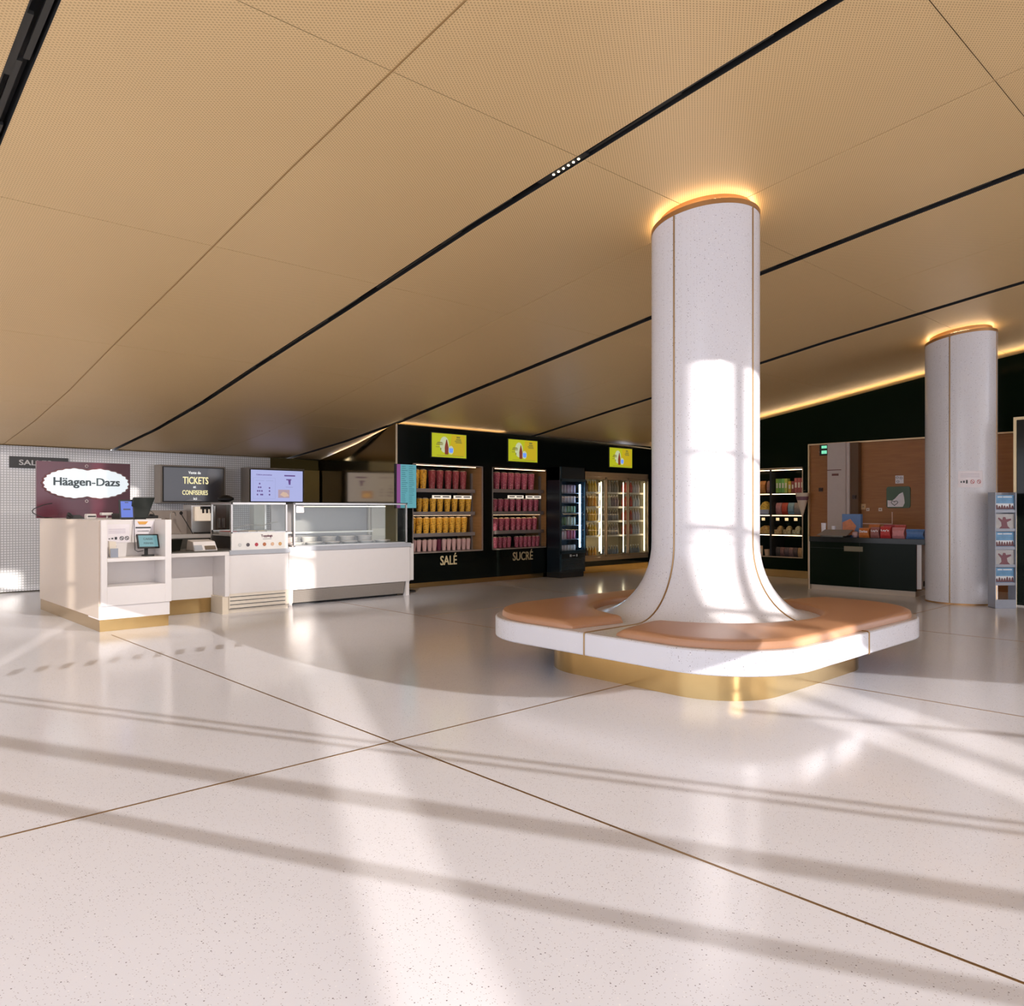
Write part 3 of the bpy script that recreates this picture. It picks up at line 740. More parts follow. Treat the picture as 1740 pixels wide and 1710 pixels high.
m1 = blotchy('dark_screen_sky_reflection', (.06, .055, .06), (.26, .23, .21), 1.3, .10, .54)  # cloudy sky reflection painted as pale blotches into the screen colour
wall_screen('dark wall screen reading TICKETS et CONFISERIES above the white machines', 4.916, 6.018, 1.47, 2.10, 14.25, scr1, m1)
def scr2(T, s, Y):
    fr_ = glow('menu_line', (.25, .27, .45), .8, (.1, .1, .15)); dk = glow('menu_dark', (.08, .04, .15), 1, (.02, .02, .03))
    b = MB()
    for q in (rect(6.58, 1.94, 7.03, 1.945), rect(6.58, 1.54, 7.03, 1.545), rect(6.58, 1.54, 6.585, 1.945), rect(7.025, 1.54, 7.03, 1.945)): b.plate(q, FY(0, Y, 0), .001)
    T.part('menu_frame', b, fr_, parent=s)
    for q in (rect(6.63, 1.885, 6.80, 1.895), rect(6.84, 1.885, 6.99, 1.895), rect(7.25, 1.765, 7.4, 1.78)):
        b = MB(); b.plate(q, FY(0, Y, 0), .001); T.part('menu_heading', b, fr_, parent=s)
    text(T, 'lettering', 'Créations personnalisées', FY(6.80, Y, 2.0), .32, .035, dk, .001, .01, s)
    b = MB(); b.plate(rect(7.22, 1.985, 7.45, 2.01), FY(0, Y, 0), .001); T.part('menu_heading', b, dk, parent=s)
    b = MB()
    for x, z in ((6.71, 1.83), (6.69, 1.76), (6.73, 1.76), (6.67, 1.69), (6.71, 1.69), (6.755, 1.69), (6.665, 1.62), (6.735, 1.62), (6.765, 1.62), (6.91, 1.75), (6.91, 1.69), (6.91, 1.62)):
        b = MB(); b.plate(circle(x, z, .016, .017, 10), FY(0, Y, 0), .001); T.part('ice_cream_picture', b, dk, parent=s)
    b = MB(); b.plate(rect(7.26, 1.91, 7.37, 1.93), FY(0, Y, 0), .001); b.plate([(7.30, 1.91), (7.355, 1.91), (7.35, 1.82), (7.315, 1.82)], FY(0, Y, 0), .001); T.part('cup_picture', b, dk, parent=s)
    b = MB(); b.plate(rect(7.09, 1.56, 7.33, 1.72), FY(0, Y, 0), .001); T.part('dessert_picture', b, glow('brown_picture', (.30, .22, .26), .9, (.1, .1, .1)), parent=s)
    b = MB(); b.plate([(7.13, 1.62), (7.19, 1.68), (7.27, 1.66), (7.32, 1.60), (7.22, 1.575)], FY(0, Y-.002, 0), .001); T.part('dessert_picture', b, glow('tan_picture', (.45, .32, .25), .9, (.1, .1, .1)), parent=s)
m2 = glow('pale_blue_screen', (.52, .56, .95), .5, (.1, .1, .15))
wall_screen('pale blue menu screen beside the gold wall', 6.521, 7.63, 1.475, 2.11, 14.25, scr2, m2)
b = MB(); b.box(7.69, 8.10, 14.45, 14.59, 1.0, 2.13)
single('steel_locker', b, M['dark_steel'], 'brushed steel locker between the pale blue screen and the gold wall', 'locker', (7.9, 14.5, 1.0))

# teal menu board
T = Thing('menu_board', 'tall teal menu board with a purple edge in front of the black wall', 'menu board', (7.40, 10.42, 0))
b = MB(); b.box(7.19, 7.60, 10.40, 10.44, 1.355, 2.07); T.part('panel', b, M['matt_black'])
b = MB(); b.box(7.285, 7.595, 10.396, 10.40, 1.36, 2.065); s = T.part('sheet', b, glow('teal_sheet', (.10, .38, .45), .4, (.08, .2, .22)))
b = MB(); b.box(7.215, 7.285, 10.396, 10.40, 1.36, 2.065); T.part('purple_stripe', b, glow('purple_strip', (.16, .05, .16), .7, (.1, .02, .1)))
b = MB()
for i in range(19):
    z = 2.03-.033*i
    b.plate(rect(7.305, z, 7.305+random.uniform(.06, .12), z+.007), FY(0, 10.395, 0), .001); b.plate(rect(7.45, z, 7.45+random.uniform(.06, .12), z+.007), FY(0, 10.395, 0), .001)
T.part('print', b, mat('teal_ink', (.03, .16, .20), .6), parent=s)
b = MB(); b.box(7.37, 7.42, 10.44, 10.48, 0, 1.9); b.box(7.25, 7.55, 10.35, 10.6, 0, .02); T.part('post', b, M['matt_black'])

# ------------------------------------------------------------------ low worktop between till and toppings
T = Thing('serving_counter', 'low white counter with an open recess and brass plinth beside the till', 'counter', (3.8, 9.9, 0))
b = MB(); b.box(3.31, 4.185, 9.75, 10.55, .752, .80); T.part('worktop_edge', b, M['white'], bevel=.003)
b = MB(); b.box(3.31, 4.185, 9.76, 10.55, .80, .815); T.part('worktop', b, M['dark_steel'], label='dark work surface')
b = MB(); b.box(3.31, 4.13, 10.12, 10.16, .19, .752); T.part('back_panel', b, M['white'])
b = MB(); b.box(3.31, 4.13, 10.125, 10.155, 0, .19); T.part('plinth', b, M['brass'])
b = MB(); b.box(4.128, 4.185, 9.75, 10.5, .225, .752); T.part('end_panel', b, M['white'], bevel=.003)
b = MB(); b.box(4.10, 4.18, 9.765, 10.5, .0, .225); T.part('end_plinth', b, mat('warm_cream', (.80, .70, .55), .4))
T = Thing('cash_machine', 'grey and white receipt machine on the dark worktop', 'machine', (3.94, 9.95, .815))
b = MB(); b.hexa([(3.79, 9.88, .815), (4.09, 9.88, .815), (4.09, 10.15, .815), (3.79, 10.15, .815)], [(3.80, 9.95, .93), (4.08, 9.95, .93), (4.08, 10.14, .95), (3.80, 10.14, .95)]); T.part('body', b, M['white'], bevel=.008)
b = MB(); b.hexa([(3.795, 9.875, .83), (3.90, 9.875, .83), (3.90, 9.9, .83), (3.795, 9.9, .83)], [(3.80, 9.935, .90), (3.90, 9.935, .90), (3.90, 9.96, .90), (3.80, 9.96, .90)]); T.part('display', b, M['grey'])
b = MB(); b.hexa([(3.93, 9.875, .83), (4.07, 9.875, .83), (4.07, 9.9, .83), (3.93, 9.9, .83)], [(3.93, 9.925, .885), (4.07, 9.925, .885), (4.07, 9.95, .885), (3.93, 9.95, .885)]); T.part('keypad', b, M['steel'])
T = Thing('counter_monitor', 'dark leaning screen on the worktop right of the till shelf', 'monitor', (3.6, 10.05, .815))
b = MB(); b.hexa([(3.43, 9.98, .82), (3.65, 9.98, .82), (3.65, 10.0, .82), (3.43, 10.0, .82)], [(3.43, 10.08, .96), (3.72, 10.08, .96), (3.72, 10.10, .96), (3.43, 10.10, .96)]); T.part('screen', b, M['black'])
b = MB(); b.box(3.5, 3.62, 10.05, 10.2, .815, .83); b.box(3.54, 3.58, 10.08, 10.12, .83, .93); T.part('stand', b, M['matt_black'])
# back counter, machines
T = Thing('back_counter', 'cream back counter under the dark screen, behind the till', 'counter', (4.4, 12.1, 0))
b = MB(); b.box(3.4, 4.925, 12.0, 12.6, .90, .96); T.part('top', b, M['white'])
b = MB(); b.box(3.4, 4.925, 12.03, 12.6, .0, .90); T.part('body', b, M['dark_steel'])
b = MB(); b.box(3.6, 4.66, 12.35, 12.6, .962, 1.32); T.part('upstand', b, mat('taupe_laminate', (.50, .43, .38), .5))
T = Thing('soft_serve_machine', 'cream and steel soft serve machine on the back counter', 'machine', (4.8, 12.2, .96))
b = MB(); b.box(4.62, 4.93, 12.16, 12.5, .962, 1.41); T.part('body', b, M['steel'], bevel=.01)
b = MB(); b.box(4.67, 4.92, 12.09, 12.16, 1.16, 1.38); T.part('front_panel', b, glow('lit_cream_panel', (.9, .72, .55), .35, (.8, .72, .62)))
b = MB()
for x in (4.76, 4.82, 4.88): b.tube([(x, 12.06, 1.37), (x, 12.05, 1.28)], .016, 8)
b.box(4.73, 4.91, 12.02, 12.09, 1.34, 1.385); T.part('dispenser', b, M['matt_black'], smooth=False)
b = MB(); b.box(4.66, 4.93, 12.02, 12.16, .962, .985); T.part('drip_tray', b, M['matt_black'])
T = Thing('steel_cabinet', 'steel machine cabinet standing left of the toppings display', 'machine', (5.05, 12.15, 0))
b = MB(); b.box(4.93, 5.22, 12.15, 12.6, 0, 1.455); T.part('body', b, M['dark_steel'], bevel=.004)
b = MB(); b.box(4.955, 4.985, 12.14, 12.15, .96, 1.39); T.part('light_column', b, M['steel'])
b = MB(); b.box(5.0, 5.16, 12.138, 12.15, .98, 1.40); T.part('window', b, mat('brown_machine_window', (.12, .09, .075), .2))
b = MB(); b.box(5.03, 5.05, 12.10, 12.14, 1.05, 1.2); b.box(5.10, 5.12, 12.10, 12.14, 1.05, 1.2); T.part('spout', b, M['steel'])
b = MB(); b.box(4.97, 5.2, 12.08, 12.15, .94, .955); T.part('tray', b, M['matt_black'])
T = Thing('desk_microphone', 'thin black gooseneck microphone leaning over the back counter', 'microphone', (4.62, 11.98, .96))
b = MB(); b.tube([(4.60, 12.05, .962), (4.57, 12.05, 1.02), (4.50, 12.05, 1.14), (4.43, 12.05, 1.26)], .006, 6); T.part('neck', b, M['matt_black'])
b = MB(); b.lathe([(.008, 0), (.022, .015), (.024, .035), (.01, .055)], (4.425, 12.05, 1.255), 12); T.part('head', b, M['matt_black'], smooth=True)
b = MB(); b.tube([(4.28, 12.08, .962), (4.28, 12.08, 1.27), (4.30, 12.08, 1.30), (4.34, 12.08, 1.30), (4.36, 12.08, 1.24)], .009, 8)
single('water_tap', b, M['steel'], 'tall curved steel tap at the back counter', 'tap', (4.3, 12.08, .96), smooth=True)
b = MB(); b.lathe([(.05, 0), (.12, .03), (.125, .06), (.11, .075), (.06, .10), (.02, .11)], (5.22, 12.3, 1.457), 20)
single('black_bowl', b, M['matt_black'], 'black domed tray on top of the steel cabinet', 'bowl', (5.22, 12.3, 1.457), smooth=True)

# ------------------------------------------------------------------ toppings display
T = Thing('toppings_display', 'white glass-topped cabinet with a row of coloured dots reading Toppings', 'display counter', (4.63, 10.1, 0))
b = MB(); b.box(4.20, 5.03, 9.80, 10.55, .25, .757); T.part('body', b, M['white'], bevel=.003)
b = MB(); b.box(4.20, 5.05, 9.78, 10.55, .757, .812); T.part('grey_edge', b, M['grey'])
b = MB(); b.box(4.20, 5.03, 9.80, 10.5, .06, .25); b.box(4.20, 5.03, 9.82, 10.5, 0, .06); T.part('plinth', b, mat('cream_plinth', (.80, .72, .60), .4))
b = MB()
for z in (.055, .105, .155, .205): b.box(4.215, 4.98, 9.796, 9.80, z, z+.008)
T.part('vent_lines', b, M['ink'])
b = MB(); b.box(4.235, 5.02, 9.80, 9.83, .812, 1.03); fp = T.part('front_panel', b, mat('front_print_white', (.80, .78, .74), .3))
for x, cl in ((4.345, (.62, .62, .60)), (4.455, (.10, .09, .10)), (4.572, (.42, .05, .07)), (4.682, (.45, .16, .07)), (4.795, (.68, .45, .30)), (4.905, (.62, .36, .14))):
    b = MB(); b.plate(circle(x, .877, .024), FY(0, 9.798, 0), .002); T.part('topping_picture', b, mat('topping', cl, .5, var=.3, scale=90), parent=fp)
text(T, 'lettering', 'Toppings', FY(4.715, 9.798, .985), .16, .045, mat('plum_letters', (.12, .02, .05), .5), .002, .012, fp)
b = MB(); b.plate(rect(4.66, .945, 4.78, .950), FY(0, 9.798, 0), .001); T.part('text_line', b, M['ink'], parent=fp)
b = MB()
for x in (4.245, 5.005):
    for y in (9.81, 10.44): b.box(x-.011, x+.011, y, y+.02, 1.03, 1.43)
b.box(4.235, 5.02, 9.81, 9.835, 1.405, 1.43); b.box(4.235, 5.02, 10.43, 10.46, 1.405, 1.43); b.box(4.235, 4.255, 9.81, 10.46, 1.405, 1.43); b.box(4.995, 5.02, 9.81, 10.46, 1.405, 1.43); b.box(4.235, 5.02, 9.81, 9.83, 1.03, 1.045)
T.part('frame', b, M['steel'])
b = MB(); b.box(4.256, 4.994, 9.818, 9.823, 1.045, 1.405); T.part('front_glass', b, M['glass'])
b = MB(); b.box(4.256, 4.994, 9.83, 10.43, .99, 1.0); T.part('tray_deck', b, M['steel'])
b = MB(); b.box(4.235, 5.02, 10.44, 10.47, .812, 1.06); T.part('rear_panel', b, M['steel'])
b = MB(); b.box(4.77, 4.79, 10.30, 10.44, 1.03, 1.405); b.box(4.80, 4.98, 10.42, 10.435, 1.03, 1.405); T.part('sliding_door', b, mat('grey_door', (.24, .24, .20), .3))
for i in range(5):
    x = 4.33+.13*i
    S = Thing('topping_tub', 'steel tub of toppings in the glass cabinet, %s' % nth(i, 5), 'tub', (x, 10.1, 1.0), 'topping tubs in the glass cabinet')
    b = MB(); b.box(x-.055, x+.055, 9.95, 10.3, 1.0, 1.045); S.part('tub', b, M['steel'], bevel=.004)
    b = MB(); b.box(x-.048, x+.048, 9.96, 10.29, 1.045, 1.052); S.part('toppings', b, mat('nuts', ((.5, .1, .1), (.2, .1, .05), (.7, .5, .3), (.5, .35, .2), (.75, .7, .6))[i], .6, var=.4, scale=80))
b = MB(); b.tube([(4.27, 9.9, 1.05)]+[(4.27+.05*k, 9.92, 1.055+.045*sin(pi*k/9)+.012*k*.6) for k in range(1, 10)]+[(4.80, 9.92, 1.15), (4.93, 9.92, 1.17)], .006, 6)
single('serving_tongs', b, M['steel'], 'curved steel tongs lying across the toppings tubs', 'tongs', (4.5, 9.92, 1.06))

# ------------------------------------------------------------------ ice cream display
T = Thing('ice_cream_display', 'long white ice cream counter with a glass case and mesh kick plate', 'display counter', (6.15, 10.2, 0))
b = MB(); b.box(5.16, 7.15, 9.95, 10.70, .222, .758); T.part('body', b, M['white'], bevel=.003)
b = MB(); b.box(5.10, 5.16, 9.93, 10.70, .04, .82); T.part('end_panel', b, M['white'], bevel=.003)
b = MB(); b.box(7.165, 7.235, 9.97, 10.70, .232, .805); T.part('end_panel', b, M['white'], bevel=.003)
b = MB(); b.box(5.16, 7.165, 9.935, 10.70, .758, .82); T.part('grey_edge', b, M['grey'], bevel=.003)
b = MB(); b.hexa([(5.14, 10.0, .035), (7.06, 10.0, .035), (7.06, 10.03, .035), (5.14, 10.03, .035)], [(5.14, 9.96, .215), (7.06, 9.96, .215), (7.06, 9.99, .215), (5.14, 9.99, .215)]); T.part('kick_plate', b, M['grille'], label='slanted steel mesh kick plate')
b = MB(); b.box(7.09, 7.15, 9.97, 10.05, 0, .222); T.part('leg', b, M['white'])
b = MB(); b.box(5.12, 5.17, 9.97, 10.05, 0, .222); T.part('leg', b, M['white'])
b = MB(); b.box(5.2, 7.05, 10.15, 10.6, 0.0, .222); T.part('machinery', b, M['matt_black'])
b = MB()
for x in (5.195, 7.085): b.box(x-.012, x+.012, 9.95, 9.975, .82, 1.425)
b.box(5.185, 7.10, 9.95, 9.972, 1.408, 1.428); b.box(5.185, 7.10, 9.95, 9.972, .82, .832)
T.part('frame', b, M['steel'])
b = MB(); b.box(5.18, 7.105, 9.945, 10.66, 1.428, 1.437); T.part('top_panel', b, M['black'])
b = MB(); b.box(5.208, 7.072, 9.958, 9.964, .832, 1.408); T.part('front_glass', b, M['glass'])
b = MB(); b.box(7.08, 7.086, 9.975, 10.62, .832, 1.42); T.part('side_glass', b, M['glass'])
b = MB(); b.box(5.18, 6.80, 10.62, 10.66, .82, 1.42); T.part('rear_panel', b, mat('brushed_steel_back', (.30, .27, .26), .35, .4))
b = MB(); b.box(6.80, 6.84, 10.58, 10.66, .82, 1.40); b.box(6.84, 7.10, 10.55, 10.60, .82, 1.42); T.part('sliding_door', b, mat('cream_door', (.62, .55, .45), .35, .2))
b = MB(); b.box(5.20, 6.80, 10.45, 10.50, .985, 1.01); T.part('rail', b, M['white'])
b = MB(); b.box(5.3, 6.72, 9.985, 9.992, 1.378, 1.384); T.part('light_strip', b, M['led_soft'], label='row of bright lamps under the glass top')
b = MB(); b.box(5.17, 7.09, 9.98, 10.62, .822, .835); T.part('deck', b, M['steel'])
b = MB(); b.plate(rect(5.225, 1.295, 5.34, 1.385), FY(0, 9.955, 0), .002); T.part('sticker', b, M['paper'])
lidm = mat('tub_lid_white', (.72, .62, .58), .35); tubm = mat('ice_cream_tub', (.5, .45, .43), .4)
for row, (n_, y_, zt_, x0, dx) in enumerate(((5, 10.33, .93, 5.32, .31), (6, 10.10, .865, 5.29, .29))):
    proto = None
    for i in range(n_):
        x = x0+dx*i; lab = 'lidded ice cream tub in the %s row of the glass case, %s' % (('back', 'front')[row], nth(i, n_))
        if proto is None:
            S = Thing('ice_cream_tub', lab, 'ice cream tub', (x, y_, .836), 'ice cream tubs in the glass case'); proto = S.o
            b = MB(); b.lathe([(.10, 0), (.115, zt_-.836)], (x, y_, .836), 20); S.part('tub', b, tubm, smooth=True)
            b = MB(); b.lathe([(.122, 0), (.122, .008), (.05, .014)], (x, y_, zt_), 20); S.part('lid', b, lidm, smooth=True)
        else: dup(proto, (x, y_, .836), lab)

# ------------------------------------------------------------------ popcorn cabinets
M['frame_metal'] = mat('pale_frame', (.36, .30, .26), .4, .4)
M['shelf_metal'] = mat('shelf_metal', (.30, .26, .24), .4, .5)
def cabinet(label, x0, x1, z0, z1, shelves):
    T = Thing('shelf_cabinet', label, 'shelf cabinet', ((x0+x1)/2, 10.9, z0), 'lit cabinets in the black wall')
    b = MB(); w = .016
    b.box(x0, x1, 10.735, 10.76, z1-w, z1); b.box(x0, x1, 10.735, 10.76, z0, z0+w); b.box(x0, x0+w, 10.735, 10.76, z0, z1); b.box(x1-w, x1, 10.735, 10.76, z0, z1)
    T.part('frame', b, M['frame_metal'])
    b = MB(); b.box(x0, x1, 11.45, 11.48, z0, z1); b.box(x0, x1, 10.8, 11.45, z1-.02, z1); b.box(x0, x0+.02, 10.8, 11.45, z0, z1); T.part('back', b, M['matt_black'])
    b = MB(); b.box(x1-.02, x1, 10.76, 11.45, z0, z1); T.part('wood_side', b, M['wood_warm'], label='warm wooden side panel')
    b = MB(); b.box(x1-.06, x1-.022, 11.0, 11.04, z0+.018, z1-.12); T.part('post', b, M['shelf_metal'])
    b = MB(); b.box(x0+.02, x1-.02, 10.76, 11.45, z0, z0+.018); T.part('bottom', b, M['shelf_metal'])
    for z, h in shelves:
        b = MB(); b.box(x0+.02, x1-.065, 10.90, 11.45, z-h, z); b.box(x0+.02, x1-.065, 10.885, 10.90, z-h-.01, z+.004); T.part('shelf', b, M['shelf_metal'])
    b = MB(); b.box(x0+.1, x1-.15, 10.765, 10.785, z1-.028, z1-.022); T.part('light_strip', b, M['led_soft'])
    b = MB(); b.box(x0+.1, x1-.15, 10.905, 10.92, shelves[1][0]-.067, shelves[1][0]-.058); T.part('light_strip', b, M['led_soft'])
    b = MB()
    z = shelves[0][0]-.11
    for k_ in range(2):
        xa = x0+.55+.48*k_; b.box(xa, xa+.42, 10.915, 10.92, z-.06, z)
    pr = T.part('price_rail', b, glow('lit_price_label', (.9, .8, .65), .5, (.6, .55, .5)))
    b = MB()
    for k_ in range(2):
        xa = x0+.55+.48*k_; b.box(xa+.04, xa+.18, 10.911, 10.9145, z-.035, z-.015); b.box(xa+.23, xa+.38, 10.911, 10.9145, z-.035, z-.015)
    T.part('price_text', b, M['ink'], parent=pr)
    b = MB(); b.box(x1-.16, x1-.095, 11.10, 11.11, shelves[1][0]-.24, shelves[1][0]-.10); T.part('tag', b, M['paper'])
    return T
cabinet('lit cabinet of mostly yellow popcorn cups above the word SALÉ', 7.77, 9.343, .585, 2.118, [(1.695, .05), (1.293, .055), (.918, .05)])
cabinet('lit cabinet of pink popcorn cups above the word SUCRÉ', 9.573, 11.135, .585, 2.118, [(1.715, .05), (1.295, .055), (.930, .05)])
cup_mats = {
    'yellow': blotchy('yellow_cup', (.88, .48, .05), (.42, .18, .02), 38, .45, .56),
    'red': blotchy('dark_red_cup', (.33, .05, .06), (.45, .16, .14), 40, .45, .58),
    'pink': blotchy('pink_red_cup', (.42, .075, .12), (.62, .24, .26), 45, .45, .55),
    'pale': mat('pale_pink_cup', (.74, .46, .42), .5, var=.1, scale=40),
    'plum': mat('plum_cup', (.14, .015, .04), .45)}
for k_, c_ in cup_mats.items():
    bs = c_.node_tree.nodes['Principled BSDF']
cup_proto = {}
corn = blotchy('popcorn', (.72, .60, .45), (.5, .35, .2), 90, .7)
def cup(kind, x, z, h, r, lab, grp):
    y = 11.0
    key = (kind, round(h, 2), round(r, 3))
    if key not in cup_proto:
        S = Thing('popcorn_cup', lab, 'popcorn cup', (x, y, z), grp)
        b = MB(); b.lathe([(r*.70, 0), (r, h), (r*1.03, h+.004), (r*.94, h-.004)], (x, y, z), 18); S.part('cup', b, cup_mats[kind], smooth=True)
        b = MB(); b.lathe([(r*.9, h-.01), (r*.85, h+.010), (r*.4, h+.024)], (x, y, z), 10); S.part('popcorn', b, corn if kind != 'plum' else cup_mats['plum'], smooth=True)
        cup_proto[key] = S.o
    else: dup(cup_proto[key], (x, y, z), lab, group=grp)
CN = {'yellow': 'yellow', 'red': 'dark red', 'pink': 'pink', 'pale': 'pale pink', 'plum': 'dark plum'}
def row(xs, z, h, r, kinds, shelf, cab):
    for i, x in enumerate(xs):
        kd = kinds[i] if isinstance(kinds, list) else kinds
        cup(kd, x, z+.001, h, r, '%s popcorn cup on the %s shelf of the %s cabinet, %s' % (CN[kd], shelf, cab, nth(i, len(xs))), 'popcorn cups in the %s cabinet' % cab)
row([8.021, 8.178, 8.374, 8.546, 8.735, 8.907, 9.081], 1.695, .32, .072, ['yellow', 'yellow']+['red']*5, 'top', 'SALÉ')
row([8.091, 8.231, 8.395, 8.554, 8.721, 8.884, 9.059, 9.205], 1.293, .225, .062, 'yellow', 'second', 'SALÉ')
row([7.95, 8.091, 8.245, 8.395, 8.539, 8.678, 8.821, 8.965, 9.103], .918, .26, .066, 'yellow', 'third', 'SALÉ')
row([7.98, 8.09, 8.211, 8.326, 8.43, 8.532, 8.644, 8.756, 8.87, 8.987, 9.10, 9.205], .603, .19, .048, ['pale']*5+['plum']+['pale']*6, 'bottom', 'SALÉ')
row([9.905, 10.091, 10.267, 10.445, 10.627, 10.82], 1.715, .31, .078, 'pink', 'top', 'SUCRÉ')
row([9.852, 10.00, 10.15, 10.31, 10.48, 10.65, 10.80, 10.955], 1.295, .225, .064, 'pink', 'second', 'SUCRÉ')
row([9.87, 10.02, 10.17, 10.325, 10.474, 10.62, 10.769, 10.913], .930, .235, .064, 'pink', 'third', 'SUCRÉ')
row([9.88, 9.995, 10.11, 10.225, 10.43, 10.545, 10.66, 10.775, 10.89, 11.0], .603, .19, .052, 'pink', 'bottom', 'SUCRÉ')
T = Thing('wall_lettering', 'gold capital letters SALÉ on the black wall', 'lettering', (8.55, 10.745, .44), 'gold words under the popcorn cabinets')
text(T, 'letters', 'SALÉ', FY(8.55, 10.748, .465), .37, .205, M['gold_text'], .006, .012)
T = Thing('wall_lettering', 'gold capital letters SUCRÉ on the black wall', 'lettering', (10.36, 10.745, .44), 'gold words under the popcorn cabinets')
text(T, 'letters', 'SUCRÉ', FY(10.36, 10.748, .465), .53, .205, mat('dim_gold_letters', (.42, .34, .19), .5), .006, .012)

# yellow advert screens
sy1 = glow('yellow_green_screen', (.42, .44, .01), .62, (.1, .1, .01)); sy2 = glow('amber_screen', (.50, .36, .01), .62, (.1, .08, .01))
sw = glow('screen_white', (.62, .68, .40), .5, (.1, .1, .1)); sb = glow('screen_cola', (.12, .02, .01), 1.0, (.02, .01, .01)); sbl = glow('screen_blue', (.10, .20, .55), 1.0, (.02, .03, .1)); sdk = glow('screen_dark_print', (.12, .11, .02), 1.0, (.02, .02, .01))
def advert(x0, lab):
    x1, z0, z1 = x0+.765, 2.245, 2.657; Yf = 10.72
    T = Thing('advert_screen', lab, 'screen', ((x0+x1)/2, Yf, z0), 'yellow advert screens on the black wall')
    b = MB(); b.box(x0-.015, x1+.015, Yf, 10.748, z0-.015, z1+.015); T.part('bezel', b, M['matt_black'])
    b = MB(); b.box(x0, x1, Yf-.003, Yf, z0, z1); s = T.part('screen', b, sy1)
    F = lambda d: FY(x0, Yf-.004-d, z0)
    b = MB(); b.plate([(.46, .03), (.74, .03), (.74, .40), (.43, .40), (.40, .2)], F(0), .001); T.part('amber_area', b, sy2, parent=s)
    b = MB(); b.plate(circle(.27, .22, .10, .14), F(.0015), .001); b.plate(circle(.415, .13, .06, .075), F(.0015), .001); T.part('halo', b, sw, parent=s)
    b = MB(); b.plate([(.28, .05), (.355, .05), (.36, .17), (.35, .22), (.335, .27), (.325, .31), (.31, .31), (.30, .27), (.285, .22), (.275, .17)], F(.003), .001); T.part('bottle_picture', b, sb, parent=s)
    b = MB(); b.plate([(.375, .085), (.455, .085), (.465, .165), (.37, .165)], F(.003), .001); T.part('blue_label', b, sbl, parent=s)
    b = MB()
    for a, c, d, e in ((.09, .21, .235, .225), (.10, .235, .24, .248), (.08, .17, .16, .18), (.12, .25, .22, .262), (.18, .12, .20, .16), (.52, .26, .66, .275), (.50, .285, .65, .30), (.53, .31, .64, .33), (.54, .345, .62, .375), (.10, .025, .7, .032)): b.plate(rect(a, c, d, e), F(.003), .001)
    T.part('print', b, sdk, parent=s)
    return T
advert(8.162, 'yellow advert screen on the black wall above the SALÉ cabinet')
advert(9.958, 'yellow advert screen on the black wall above the SUCRÉ cabinet')
advert(12.907, 'yellow advert screen above the three-door drinks freezer')

# ------------------------------------------------------------------ tall fridge
T = Thing('drinks_fridge', 'narrow black fridge with a blue-lit glass door beside the drinks freezer', 'fridge', (11.35, 10.5, 0))
FX0, FX1, FY0 = 10.98, 11.72, 10.36
b = MB(); b.box(FX0, FX0+.03, FY0, 10.73, .10, 2.16); b.box(FX1-.03, FX1, FY0, 10.73, .10, 2.16); b.box(FX0, FX1, FY0, 10.73, 1.90, 2.16); b.box(FX0, FX1, 10.70, 10.73, .1, 2.16); b.box(FX0+.03, FX1-.03, FY0, 10.73, .10, .50)
T.part('body', b, mat('blue_black_casing', (.008, .014, .020), .25), bevel=.004)
b = MB(); b.box(FX0+.03, FX1-.03, FY0+.02, 10.74, 0, .10); T.part('plinth', b, M['matt_black'])
b = MB(); b.box(FX0, FX0+.035, FY0-.02, FY0, .14, 2.16); b.box(FX1-.035, FX1, FY0-.02, FY0, .50, 1.9); b.box(FX0, FX1, FY0-.02, FY0, 1.88, 1.93); b.box(FX0, FX1, FY0-.02, FY0, .47, .53)
d_ = T.part('door', b, mat('dark_blue_frame', (.012, .035, .05), .3))
b = MB(); b.box(FX0+.035, FX1-.035, FY0-.012, FY0-.006, .53, 1.88); T.part('door_glass', b, M['glass'], parent=d_)
b = MB()
for z in (.16+.025*i for i in range(9)): b.box(FX0+.05, FX1-.05, FY0-.004, FY0, z, z+.008)
T.part('grille', b, mat('blue_grille', (.03, .06, .08), .4))
b = MB(); b.box(FX0+.28, FX0+.33, FY0-.006, FY0-.001, .405, .45); b.box(FX0+.36, FX0+.43, FY0-.006, FY0-.001, .418, .435); b.box(FX0+.47, FX0+.50, FY0-.006, FY0-.001, .405, .45); T.part('badge', b, mat('grey_badge', (.45, .48, .5), .4))
b = MB(); b.box(FX0+.6, FX0+.625, FY0+.02, FY0+.04, .58, 1.83); T.part('light_strip', b, M['led_blue'], label='vertical blue-white light')
lev = [.545, .755, 1.03, 1.275, 1.475, 1.665]
for z in lev[1:]:
    b = MB(); b.box(FX0+.03, FX1-.03, FY0+.05, 10.69, z-.018, z-.008); T.part('shelf', b, mat('wire_shelf', (.2, .22, .28), .4, .3))
can_cols = [(.45, .40, .42), (.55, .42, .46), (.12, .20, .10), (.30, .32, .28), (.50, .42, .45), (.42, .35, .40)]
can_cols2 = [(.48, .45, .48), (.42, .10, .18), (.40, .44, .38), (.16, .26, .16), (.45, .38, .42), (.40, .30, .40)]
sh_n = ['bottom', 'fifth', 'fourth', 'third', 'second', 'top']
